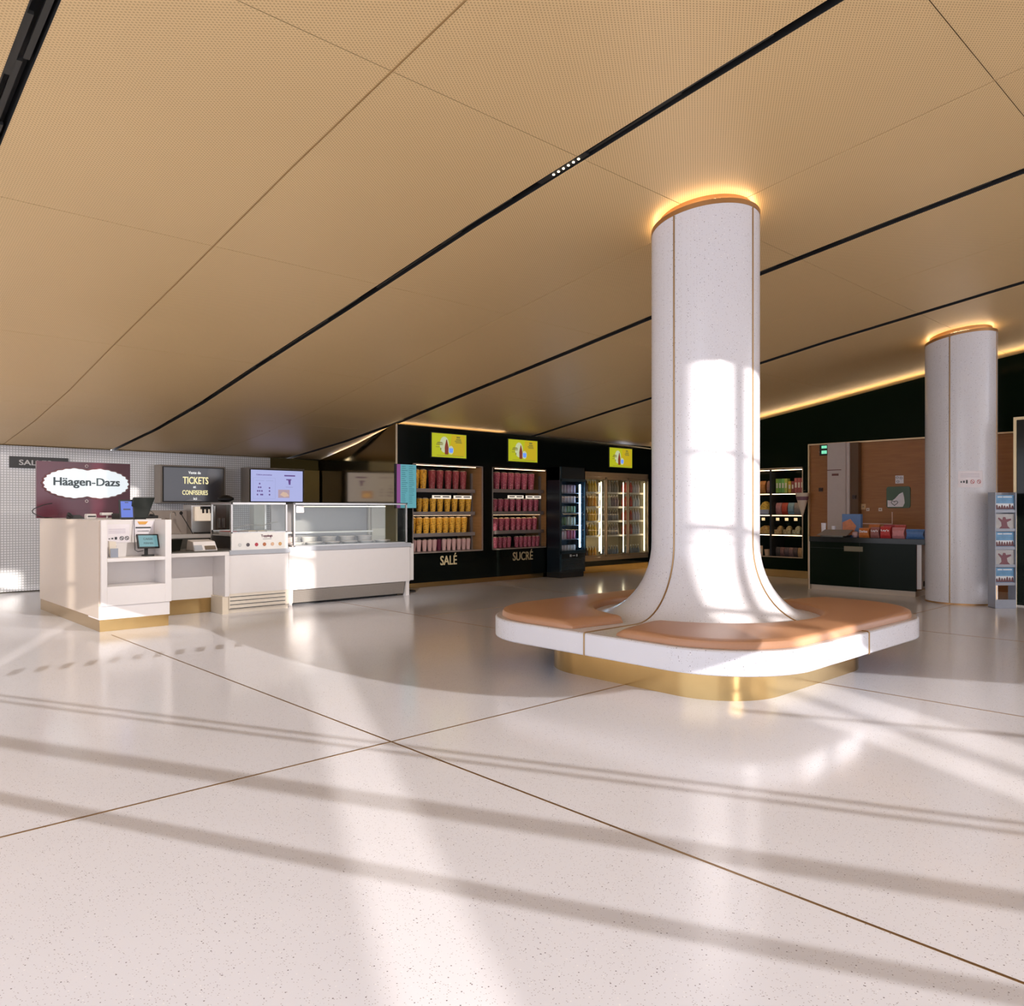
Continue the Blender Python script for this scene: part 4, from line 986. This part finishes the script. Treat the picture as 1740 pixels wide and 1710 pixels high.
for j, z in enumerate(lev):
    h = (.13, .17, .16, .13, .13, .16)[j]; pr = None
    ca = mat('can_print_a', can_cols[j], .35, .2, var=.35, scale=60); cb = mat('can_print_b', can_cols2[j], .35, .2, var=.35, scale=60)
    pr = {}
    for i in range(6):
        x = FX0+.085+.088*i; kk = i >= 3; lab = 'drink can on the %s shelf of the blue-lit fridge, %s' % (sh_n[j], nth(i, 6)); zz = z-.007 if j else .501
        if kk not in pr:
            S = Thing('drink_can', lab, 'drink can', (x, FY0+.12, zz), 'cans in the blue-lit fridge')
            b = MB(); b.lathe([(.032, 0), (.036, .01), (.036, h-.012), (.028, h)], (x, FY0+.12, zz), 14); S.part('can', b, cb if kk else ca, smooth=True)
            pr[kk] = S.o
        else: dup(pr[kk], (x, FY0+.12, zz), lab)

# ------------------------------------------------------------------ three-door freezer
M['champagne'] = mat('champagne_frame', (.50, .37, .24), .3, .6)
T = Thing('drinks_freezer', 'three-door glass freezer with champagne frames and bright vertical lights', 'freezer', (13.15, 10.9, .25))
x0, x1, z0, z1 = 12.02, 14.29, .25, 2.12
b = MB(); b.box(x0, x1, 10.735, 10.76, z1-.10, z1); b.box(x0, x1, 10.735, 10.76, z0, z0+.075); b.box(x0, x0+.03, 10.735, 10.76, z0, z1); b.box(x1-.04, x1, 10.735, 10.76, z0, z1); T.part('frame', b, M['champagne'], bevel=.004)
b = MB(); b.box(x0, x1, 10.80, 11.6, z0, z0+.04); b.box(x0, x1, 10.80, 11.6, z1-.03, z1); b.box(x0, x0+.03, 10.80, 11.6, z0, z1); b.box(x1-.03, x1, 10.8, 11.6, z0, z1); b.box(x0, x1, 11.58, 11.62, z0, z1); T.part('cabinet', b, mat('freezer_inside', (.50, .42, .28), .5))
dw = .745; fz = [1.707, 1.40, 1.093, .782]
for i in range(3):
    a = x0+.035+dw*i-(.0 if i else .0); c_ = a+dw-.012
    b = MB(); b.box(a, c_, 10.715, 10.735, z1-.155, z1-.105); b.box(a, c_, 10.715, 10.735, z0+.08, z0+.125); b.box(a, a+.035, 10.715, 10.735, z0+.08, z1-.105); b.box(c_-.035, c_, 10.715, 10.735, z0+.08, z1-.105)
    d_ = T.part('door', b, M['champagne'], bevel=.003)
    b = MB(); b.box(a+.035, c_-.035, 10.72, 10.727, z0+.125, z1-.155); T.part('door_glass', b, M['glass'], parent=d_)
    b = MB(); b.box(c_-.062, c_-.050, 10.80, 10.81, z0+.15, z1-.2); T.part('light_tube', b, M['led_white'], label='bright vertical light tube')
b = MB(); b.box(x0+.03+dw*1.62, x0+.05+dw*1.62, 11.3, 11.32, z0+.15, z1-.2); T.part('light_tube', b, M['led_white'])
for z in fz:
    b = MB(); b.box(x0+.03, x1-.03, 10.87, 11.5, z-.012, z-.004); b.box(x0+.03, x1-.03, 10.86, 10.87, z-.04, z+.0); T.part('shelf', b, mat('white_shelf_edge', (.72, .66, .56), .4))
fr_cols = [[(.22, .09, .03), (.80, .42, .05)], [(.33, .27, .22), (.22, .16, .13)], [(.50, .08, .05), (.50, .48, .45)]]
lv = [.291]+fz[::-1]; lvn = ['bottom', 'fourth', 'third', 'second', 'top']
for dI in range(3):
    for hf in range(2):
        for j, z in enumerate(lv):
            cl = list(fr_cols[dI][hf]); f_ = random.uniform(.7, 1.3); cl = [min(.9, v*f_*random.uniform(.85, 1.15)) for v in cl]
            if j == 0 and dI: cl = [.14, .15, .17]
            pr = None; m_ = mat('bottle_content', cl, .25, var=.35, scale=35)
            for i in range(4-hf):
                x = x0+.10+dw*dI+.088*(hf*4+i)
                lab = 'bottle behind the %s freezer door on the %s shelf, %s' % (('left', 'middle', 'right')[dI], lvn[j], nth(hf*4+i, 7)); zz = z+.001 if j == 0 else z-.003
                if pr is None:
                    S = Thing('drink_bottle', lab, 'bottle', (x, 10.915, zz), 'bottles in the three-door freezer')
                    b = MB(); b.lathe([(.034, 0), (.038, .02), (.038, .13), (.030, .165), (.014, .20), (.013, .235)], (x, 10.915, zz), 14); S.part('bottle', b, m_, smooth=True)
                    b = MB(); b.lathe([(.016, .23), (.016, .255)], (x, 10.915, zz), 10); S.part('cap', b, mat('bottle_cap', (.6, .55, .45), .4))
                    pr = S.o
                else: dup(pr, (x, 10.915, zz), lab)

# ------------------------------------------------------------------ sweets shelving on the right
T = Thing('snack_shelving', 'warm-lit sweets shelving set in the dark green wall', 'shelving', (14.5, 8.4, .39))
Ya, Yb = 7.136, 9.75
b = MB(); b.box(14.385, 14.41, Ya, Yb, 2.13, 2.155); b.box(14.385, 14.41, Ya, Yb, .385, .405); b.box(14.385, 14.41, Ya, Ya+.018, .385, 2.155); T.part('frame', b, M['champagne'])
b = MB(); b.box(14.95, 14.98, Ya, Yb, .39, 2.15); b.box(14.41, 14.95, Ya, Ya+.02, .39, 2.15); b.box(14.41, 14.95, Ya, Yb, 2.12, 2.15); b.box(14.41, 14.95, Ya, Yb, .39, .405); T.part('back', b, M['green_black'])
for y in (7.83, 8.75):
    b = MB(); b.box(14.42, 14.95, y-.02, y+.02, .40, 2.12); T.part('divider', b, M['matt_black'])
for z in (1.66, 1.235, .845):
    b = MB(); b.box(14.46, 14.95, Ya+.02, Yb, z-.025, z); T.part('shelf', b, M['matt_black'])
    b = MB(); b.box(14.445, 14.46, Ya+.02, Yb, z-.03, z-.018); T.part('shelf_light', b, M['led_soft'])
b = MB(); b.box(14.43, 14.45, Ya+.02, Yb, 2.105, 2.117); T.part('shelf_light', b, M['led_soft'])
def pack(name, label, cat, y, w, z, h, m, d=.12, grp=None, x=14.56):
    S = Thing(name, label, cat, (x+d/2, y, z), grp)
    b = MB()
    if name.endswith('bag') or name == 'crisp_packet':
        n_ = 8
        lo = []; rows = []
        for k_ in range(5):
            f_ = k_/4; t_ = d/2*(sin(pi*min(.97, max(.03, f_)))**.5)+.002; ww = w/2*(.93+.07*cos(2*pi*f_)*1)
            rows.append([(x+d/2-t_, y-ww, z+h*f_), (x+d/2-t_*1.05, y, z+h*f_), (x+d/2-t_, y+ww, z+h*f_), (x+d/2+t_, y+ww, z+h*f_), (x+d/2+t_, y-ww, z+h*f_)])
        for r_ in rows: b.v += r_
        for a_ in range(4):
            for q in range(5): b.f.append((a_*5+q, a_*5+(q+1) % 5, (a_+1)*5+(q+1) % 5, (a_+1)*5+q))
        b.f.append((4, 3, 2, 1, 0)); b.f.append((20, 21, 22, 23, 24))
        o = S.part('packet', b, m, smooth=False)
        b = MB(); b.box(x+d/2-.004, x+d/2+.004, y-w/2*.98, y+w/2*.98, z+h, z+h*1.05); S.part('crimped_edge', b, m)
    else:
        b.box(x, x+d, y-w/2, y+w/2, z, z+h); o = S.part('box', b, m, bevel=.002)
        b = MB(); b.box(x-.001, x, y-w*.3, y+w*.3, z+h*.35, z+h*.7); S.part('printed_label', b, mat('label_patch', (.7, .65, .5), .5, var=.3, scale=60))
    return S
gm = [mat('green_box', c, .4, var=.25, scale=30) for c in ((.25, .42, .06), (.14, .36, .06), (.18, .45, .10), (.42, .50, .08))]
for i, y in enumerate((7.86-.035, 7.78, 7.70, 7.62)): pass
for i in range(4):
    pack('sweet_box', 'green sweet box on the top shelf right of the divider, %s' % nth(i, 4), 'sweet box', 7.765-.062*i, .058, 1.661, .285, gm[i], grp='green boxes on the top sweets shelf')
pack('sweet_box', 'small yellow sweet box beside the green boxes', 'sweet box', 7.50, .06, 1.661, .23, mat('yellow_box', (.6, .40, .04), .4, var=.3, scale=40))
pack('sweet_box', 'narrow dark red box between the yellow box and the red boxes', 'sweet box', 7.435, .05, 1.661, .23, mat('wine_box', (.28, .06, .04), .4, var=.3, scale=40))
for i in range(3):
    pack('sweet_box', 'tall red box at the right end of the top sweets shelf, %s' % nth(i, 3), 'sweet box', 7.37-.065*i, .06, 1.661, .29, mat('red_box', (.42, .10, .08), .4, var=.3, scale=40), grp='red boxes on the top sweets shelf')
pack('sweet_bag', 'orange sweet bag on the top shelf left of the divider', 'sweet bag', 8.09, .13, 1.661, .24, mat('orange_bag', (.55, .22, .05), .4, var=.4, scale=30))
pack('sweet_bag', 'brown and pink sweet bag left of the divider on the top shelf', 'sweet bag', 7.93, .13, 1.661, .24, mat('brown_bag', (.38, .20, .16), .4, var=.4, scale=30))
for i, (c, nm) in enumerate((((.50, .22, .20), 'pale pink'), ((.50, .06, .03), 'bright red'), ((.22, .36, .40), 'pale blue'), ((.30, .26, .22), 'grey brown'))):
    pack('sweet_bag', '%s sweet bag on the second shelf beside the paper cone' % nm, 'sweet bag', 7.74-.13*i, .125, 1.236, .22, mat('bag_print', c, .35, var=.45, scale=22), grp='sweet bags on the second shelf')
T = Thing('sweets_jar', 'heap of yellow bananas-like sweets in a tray left of the divider', 'sweets tray', (14.55, 8.05, 1.236)); T.o['label'] = 'clear tray heaped with yellow sweets left of the shelf divider'
b = MB(); b.box(14.48, 14.75, 7.90, 8.22, 1.236, 1.25); b.box(14.48, 14.485, 7.90, 8.22, 1.25, 1.33); T.part('tray', b, M['rack'])
ym = blotchy('yellow_sweets', (.75, .50, .08), (.5, .30, .03), 40, .5)
b = MB(); b.lathe([(.13, 0), (.14, .08), (.11, .15), (.07, .22), (.02, .25)], (14.62, 8.04, 1.251), 14); T.part('sweets', b, ym, smooth=True)
def dispenser(y, w, m, lab):
    S = Thing('sweets_dispenser', lab, 'sweets dispenser', (14.6, y, .846), 'clear dispensers on the third shelf')
    b = MB(); b.box(14.50, 14.505, y-w/2, y+w/2, .846, 1.0); b.box(14.505, 14.75, y-w/2, y-w/2+.004, .846, 1.18); b.box(14.505, 14.75, y+w/2-.004, y+w/2, .846, 1.18); S.part('bin', b, M['glass'])
    b = MB(); b.box(14.51, 14.74, y-w/2+.008, y+w/2-.008, .847, .93)
    b.lathe([(w*.42, 0), (w*.36, .04), (w*.15, .075)], (14.62, y, .93), 10); S.part('sweets', b, m)
    b = MB(); b.box(14.497, 14.50, y-.035, y+.035, 1.11, 1.165); S.part('price_tag', b, glow('tag_cream', (.8, .6, .3), .5, (.7, .6, .4)))
dispenser(7.72, .17, blotchy('orange_sweets', (.65, .30, .08), (.75, .55, .25), 60, .5), 'sweets dispenser of orange sweets right of the divider')
dispenser(7.53, .17, blotchy('cream_sweets', (.72, .55, .28), (.5, .25, .08), 60, .5), 'middle sweets dispenser of cream sweets on the third shelf')
dispenser(7.34, .17, blotchy('pale_sweets', (.70, .60, .38), (.45, .30, .10), 60, .5), 'sweets dispenser of pale sweets at the right end')
dispenser(8.03, .30, blotchy('amber_sweets', (.75, .45, .10), (.6, .22, .06), 60, .5), 'wide sweets dispenser of amber sweets left of the divider')
for i in range(6):
    cl = ((.10, .08, .07), (.20, .10, .09), (.12, .08, .08), (.22, .13, .12), (.10, .07, .06), (.45, .27, .12))[i]
    pack('chocolate_bag', 'dark chocolate bag on the bottom sweets shelf, %s' % nth(i, 6), 'chocolate bag', 7.755-.093*i, .088, .406, .165, mat('choc_bag', cl, .35, var=.5, scale=40), grp='chocolate bags on the bottom shelf', d=.08)
b = MB(); b.lathe([(.05, 0), (.068, .12), (.062, .12), (.05, .01)], (14.58, 7.98, .406), 18)
single('paper_tub', b, mat('cream_tub', (.72, .48, .28), .5), 'cream paper tub on the bottom shelf left of the divider', 'tub', (14.58, 7.98, .406), smooth=True)  # plain cream colour without emission
pack('price_card', 'tall cream card on the bottom shelf at the column edge', 'card', 8.13, .10, .406, .19, mat('cream_card', (.70, .50, .30), .6), d=.01)
# paper cone hanging at the shelf end
T = Thing('paper_cone', 'cream paper sweets cone with a mauve band hanging by the shelving', 'paper cone', (14.28, 7.07, 1.18))
b = MB(); b.lathe([(.006, 1.18), (.125, 1.62), (.13, 1.65)], (14.26, 7.085, 0), 18, cap=True); T.part('cone', b, mat('cream_cone', (.62, .50, .38), .6), smooth=True)
b = MB(); b.lathe([(.098, 1.51), (.117, 1.58)], (14.26, 7.085, 0), 18, cap=False); T.part('band', b, mat('mauve_band', (.20, .09, .11), .5), smooth=True)
b = MB(); b.tube([(14.26, 7.085, 1.65), (14.26, 7.085, 1.69), (14.38, 7.085, 1.70)], .008, 6); T.part('hook', b, M['champagne'])

# ------------------------------------------------------------------ kiosk counter and oak niche
T = Thing('snack_counter', 'dark glossy snack counter with a pale plinth in front of the oak wall', 'counter', (12.8, 5.3, 0))
KX = 12.6
b = MB(); b.box(KX, KX+.04, 4.455, 6.13, .085, .80); T.part('front_panel', b, M['green_black'], bevel=.002)
b = MB(); b.box(KX-.02, KX+.62, 4.32, 6.13, .80, .885); T.part('top', b, M['black'], bevel=.003)
b = MB(); b.box(KX+.03, KX+.55, 4.47, 6.12, 0, .085); T.part('plinth', b, mat('pale_plinth', (.50, .42, .33), .4))
b = MB(); b.box(KX+.0, KX+.60, 6.13, 6.15, 0, .885); T.part('end_trim', b, mat('pale_edge', (.55, .45, .34), .4))
b = MB(); b.box(KX+.05, KX+.40, 4.39, 4.455, .12, .80); T.part('end_cabinet', b, M['white'])
b = MB(); b.box(KX+.12, KX+.20, 4.383, 4.39, .16, .24); T.part('socket', b, M['matt_black'])
b = MB(); b.box(KX-.004, KX, 5.30, 5.30+.004, .085, .80); b.box(KX-.004, KX, 5.55, 6.12, .70, .705); T.part('panel_joint', b, M['matt_black'])
b = MB(); b.box(KX-.008, KX-.002, 5.25, 5.55, .66, .74); T.part('nameplate', b, mat('dull_gold_plate', (.16, .13, .07), .4))
T = Thing('weighing_scale', 'slanted grey scale at the left end of the dark snack counter', 'scale', (12.8, 5.8, .885))
b = MB(); b.box(12.66, 12.95, 5.60, 5.98, .886, .905); T.part('base', b, M['dark_steel'])
b = MB(); b.hexa([(12.61, 5.52, .906), (12.61, 6.02, .906), (12.63, 6.02, .906), (12.63, 5.52, .906)], [(12.80, 5.50, 1.0), (12.80, 5.96, 1.0), (12.82, 5.96, 1.0), (12.82, 5.50, 1.0)]); T.part('plate', b, mat('grey_plate', (.24, .23, .24), .35))
b = MB(); b.box(12.66, 12.68, 5.66, 5.84, .905, .93); T.part('keypad', b, M['dark_steel'])
b = MB(); b.lathe([(.035, 0), (.042, .22), (.038, .22), (.03, .01)], (12.92, 6.04, .886), 14)
single('paper_cup_stack', b, M['paper'], 'taller white paper cup stack on the snack counter', 'cup stack', (12.92, 6.04, .886), smooth=True)
b = MB(); b.lathe([(.03, 0), (.036, .17), (.03, .17), (.026, .01)], (12.99, 5.90, .886), 14)
single('paper_cup_stack', b, M['paper'], 'shorter white paper cup stack beside the scale', 'cup stack', (12.99, 5.90, .886), smooth=True)
T = Thing('countertop_poster', 'blue and orange printed box standing behind the scale', 'display box', (12.98, 5.58, .886))
b = MB(); b.box(12.97, 13.05, 5.44, 5.75, .886, 1.26); T.part('box', b, mat('poster_blue', (.10, .20, .42), .4, var=.2, scale=10), bevel=.003)
b = MB(); b.plate([(-.15, -.17), (.02, -.17), (.08, -.02), (-.02, .10), (-.15, .04)], FX(12.968, 5.59, 1.08), .002); T.part('orange_print', b, mat('poster_orange', (.60, .20, .08), .4, var=.3, scale=20))
bags = [(5.262, .165, .150, (.55, .17, .04), 'orange crisp packet on the snack counter', 'Doritos', .886),
        (5.09, .14, .165, (.33, .13, .12), 'brown and white crisp packet, second along the snack counter', "Lay's", .886),
        (4.93, .16, .18, (.55, .05, .05), 'bright red crisp packet, middle of the snack counter', "Lay's", .886),
        (4.735, .19, .165, (.62, .25, .26), 'pink crisp packet beside the blue packet', '', .886),
        (4.49, .27, .145, (.09, .21, .48), 'wide blue crisp packet at the right end of the counter', '', .886)]
for y, w, h, c, lab, tx, z in bags:
    S = pack('crisp_packet', lab, 'crisp packet', y, w, z, h*.97, mat('packet_print', c, .28, var=.25, scale=25), d=.07, x=12.66, grp='crisp packets along the snack counter')
    if tx: text(S, 'lettering', tx, FX(12.650, y, z+h*.66), w*.75, .04, M['paper'], .002, .02)
for i, y in enumerate((5.16, 4.93, 4.76)):
    pack('crisp_packet', ('orange', 'dark red', 'red')[i]+' crisp packet standing behind the front row', 'crisp packet', y, .17, .886, .20, mat('packet_rear', ((.5, .15, .04), (.35, .03, .04), (.5, .08, .07))[i], .3, var=.25, scale=25), d=.06, x=12.80, grp='crisp packets along the snack counter')
b = MB(); b.lathe([(.03, 0), (.05, .03), (.045, .08), (.01, .10)], (12.72, 5.42, .886), 12)
single('sweet_pouch', b, mat('pouch_pink', (.5, .32, .32), .5), 'small pale pouch left of the orange crisp packet', 'pouch', (12.72, 5.42, .886), smooth=True)
# oak niche fittings
b = MB(); b.box(14.18, 14.42, 6.225, 6.56, 0, 2.56); struct('wall_pilaster', b, mat('pale_pilaster', (.52, .44, .40), .5))
b = MB(); b.box(14.25, 14.43, 6.19, 6.225, 0, 2.56); struct('trim_43', b, mat('pale_edge_strip', (.62, .54, .50), .5))
b = MB(); b.box(14.30, 14.43, 6.04, 6.19, 0, 2.56); struct('trim_44', b, mat('dark_wood_reveal', (.10, .045, .012), .5))
T = Thing('pilaster_sign', 'small dark red label and line on the pale pilaster', 'label', (14.17, 6.4, 2.0))
b = MB(); b.box(14.168, 14.178, 6.30, 6.56, 2.055, 2.068); b.box(14.168, 14.178, 6.35, 6.47, 1.955, 1.995); T.part('label', b, mat('dull_red', (.15, .05, .04), .5))
T = Thing('exit_sign', 'green lit exit sign above the pale pilaster', 'exit sign', (14.2, 6.66, 2.36))
b = MB(); b.box(14.16, 14.20, 6.56, 6.70, 2.34, 2.54); T.part('housing', b, M['matt_black'])
b = MB(); b.box(14.155, 14.16, 6.56, 6.66, 2.37, 2.43); b.box(14.155, 14.16, 6.56, 6.66, 2.47, 2.52); T.part('lit_face', b, glow('exit_green', (.12, .45, .28), 1.0, (.1, .3, .2)))
b = MB(); b.box(14.18, 14.42, 6.70, 6.72, 2.40, 2.42); T.part('arm', b, M['champagne'])
for y, z, w_, lab in ((6.80, 1.71, .07, 'small dark door fitting left of the pale pilaster'), (6.11, 1.56, .06, 'small dark door fitting right of the pale pilaster')):
    xx = 14.44 if y > 6.5 else 14.30
    T = Thing('door_fitting', lab, 'door fitting', (xx, y, z))
    b = MB(); b.box(xx-.03, xx, y-w_/2, y+w_/2, z-.035, z+.035); T.part('plate', b, mat('dark_brown', (.03, .012, .008), .4))
    b = MB(); b.tube([(xx-.03, y, z), (xx-.06, y, z), (xx-.06, y-.04, z)], .009, 6); T.part('handle', b, mat('dark_brown2', (.04, .02, .01), .3))
T = Thing('recycling_sign', 'rounded green recycling panel with a white heart card on the oak wall', 'sign', (14.43, 5.38, 1.37))
def rrect(x0, y0, x1, y1, r, n=6):
    out = []
    for cx, cy, a0 in ((x1-r, y1-r, 0), (x0+r, y1-r, 90), (x0+r, y0+r, 180), (x1-r, y0+r, 270)):
        for k in range(n+1): a = radians(a0+90*k/n); out.append((cx+r*cos(a), cy+r*sin(a)))
    return out
b = MB(); b.plate(rrect(-.20, -.19, .20, .19, .04), FX(14.438, 5.39, 1.55), .02); T.part('panel', b, mat('bottle_green', (.025, .075, .02), .35))
b = MB(); b.plate([(-.18, -.17), (.08, -.17), (.11, -.10), (.10, .0), (.08, .09), (.02, .06), (-.05, -.02), (-.10, -.06), (-.18, -.05)], FX(14.416, 5.39, 1.55), .003); T.part('white_card', b, M['paper'])
pts = [(.16*.35*sin(t)**3, .05*(13*cos(t)-5*cos(2*t)-2*cos(3*t)-cos(4*t))/17) for t in [2*pi*k/24 for k in range(24)]]
b = MB(); b.tube([(14.41, 5.39+.06-x, 1.45+z) for x, z in pts], .005, 5, True); T.part('heart', b, M['ink'])
T = Thing('pictogram_card', 'small white card of icons above the green panel', 'card', (14.43, 5.375, 1.8))
b = MB(); b.plate(rect(-.07, -.07, .07, .07), FX(14.437, 5.375, 1.865), .004); T.part('card', b, M['paper'])
b = MB()
for x, z in ((-.035, .035), (.03, .025), (-.025, -.035)): b.tube([(14.43, 5.375-x+.022*cos(2*pi*k/10), 1.865+z+.016*sin(2*pi*k/10)) for k in range(10)], .003, 4, True)
T.part('icons', b, M['ink'])
for i, (y, z, s_, nm) in enumerate(((6.0, 1.385, .085, 'tall beige wall plate'), (5.92, 1.333, .055, 'left white socket'), (5.70, 1.333, .06, 'right white socket'))):
    T = Thing('wall_socket', nm+' on the oak wall above the crisp packets', 'socket', (14.43, y, z))
    b = MB(); b.box(14.42, 14.438, y-s_/2, y+s_/2, z-s_/2*(1.2 if i == 0 else 1), z+s_/2*(1.2 if i == 0 else 1)); T.part('plate', b, mat('socket_%d' % i, (.62, .38, .18) if i == 0 else (.78, .66, .55), .5), bevel=.003)
    b = MB(); b.box(14.417, 14.42, y-.012, y+.012, z-.012, z+.012); T.part('outlet', b, mat('socket_hole', (.3, .2, .12), .5))
b = MB(); b.box(14.42, 14.437, 5.49, 6.10, 1.068, 1.085); b.box(14.42, 14.437, 5.487, 5.502, 1.085, 1.29)
single('cable_trunking', b, mat('pinkish_white', (.75, .52, .42), .5), 'pale L-shaped cable trunking on the oak wall', 'trunking', (14.43, 5.5, 1.07))

# dark glass kiosk at the right edge
T = Thing('ticket_kiosk', 'tall dark glass panel in a pale gold frame at the right edge', 'kiosk', (12.7, 2.5, 0))
b = MB(); b.box(12.60, 12.66, 3.13, 3.166, .0, 2.63); b.box(12.60, 12.66, 1.2, 3.13, 2.59, 2.63); b.box(12.60, 12.66, 1.17, 1.2, 0, 2.63); T.part('frame', b, mat('pale_gold', (.62, .50, .30), .35, .4))
b = MB(); b.box(12.62, 12.70, 1.2, 3.13, 0, 2.59); T.part('panel', b, M['black'])
# leaflet rack
T = Thing('leaflet_rack', 'clear five-tier leaflet rack with film flyers beside the far column', 'leaflet rack', (12.08, 3.14, 0))
A = Vector((.21, -.197, 0)).normalized(); N_ = A.cross(Vector((0, 0, 1)))       # across, towards the camera
O = Vector((11.98, 3.235, 0)); W = .288
def rk(mb, s0, s1, d0, d1, z0, z1):
    P = [O+A*s0-N_*(-d0), O+A*s1+N_*d0, O+A*s1+N_*d1, O+A*s0+N_*d1]
    P[0] = O+A*s0+N_*d0
    mb.hexa([(p.x, p.y, z0) for p in P], [(p.x, p.y, z1) for p in P])
b = MB(); rk(b, 0, .012, -.14, .02, 0, 1.57); T.part('side', b, M['rack'])
b = MB(); rk(b, W-.012, W, -.14, .02, 0, 1.57); T.part('side', b, M['rack'])
b = MB(); rk(b, .012, W-.012, -.14, -.13, .36, 1.57); T.part('back', b, M['rack'])
b = MB(); rk(b, 0, W, -.14, .02, .0, .012); rk(b, .012, W-.012, .0, .02, .012, .12); T.part('foot', b, M['rack'])
zz_ = [1.30, 1.045, .80, .56, .315]
skym = mat('flyer_blue', (.14, .36, .62), .35, var=.5, scale=9); greym = mat('flyer_grey', (.50, .50, .50), .35, var=.2, scale=9)
figm = mat('flyer_figures', (.13, .035, .04), .4, var=.3); whm = mat('flyer_white', (.8, .85, .9), .4)
for z in zz_:
    b = MB(); rk(b, .012, W-.012, .005, .012, z, z+.035); rk(b, .012, W-.012, -.12, .005, z-.005, z); T.part('tier', b, M['rack'])
for i, z in enumerate(zz_):
    blue = i % 2 == 0
    lab = ('blue film flyer with white title' if blue else 'grey film flyer with a dark red dancer')+', %s tier of the leaflet rack' % ('top', 'second', 'middle', 'fourth', 'lowest')[i]
    S = Thing('film_flyer', lab, 'flyer', tuple(O+A*(W/2)+Vector((0, 0, z))), 'film flyers in the leaflet rack')
    b = MB(); rk(b, .018, W-.018, -.022, -.008, z+.001, z+.232); S.part('flyer_stack', b, skym if blue else greym)
    p0 = O+A*(W/2)-N_*.007
    F_ = ((p0.x, p0.y, z), tuple(A), (0, 0, 1))
    if blue:
        b = MB(); b.plate(rect(-.12, .06, .12, .12), F_, .001); S.part('white_mist', b, whm)
        b = MB()
        for s_ in range(7):
            x = -.105+.035*s_; h_ = random.uniform(.05, .085); b.plate([(x-.02, .04), (x+.02, .04), (x+.012, .04+h_*.7), (x, .04+h_), (x-.012, .04+h_*.7)], (F_[0], F_[1], F_[2]), .002)
        S.part('figures', b, figm)
        b = MB()
        for a_, c_ in ((-.095, -.03), (-.02, .10)): b.plate(rect(a_, .20, c_, .215), F_, .001)
        S.part('title', b, whm)
    else:
        b = MB(); b.plate([(-.09, .02), (.09, .02), (.04, .07), (.03, .12), (.09, .15), (.085, .17), (.02, .16), (.01, .19), (-.02, .19), (-.03, .15), (-.08, .185), (-.09, .17), (-.045, .12), (-.04, .07)], F_, .002); S.part('figure', b, mat('dancer_red', (.20, .06, .08), .4))
SC.render.film_transparent = False
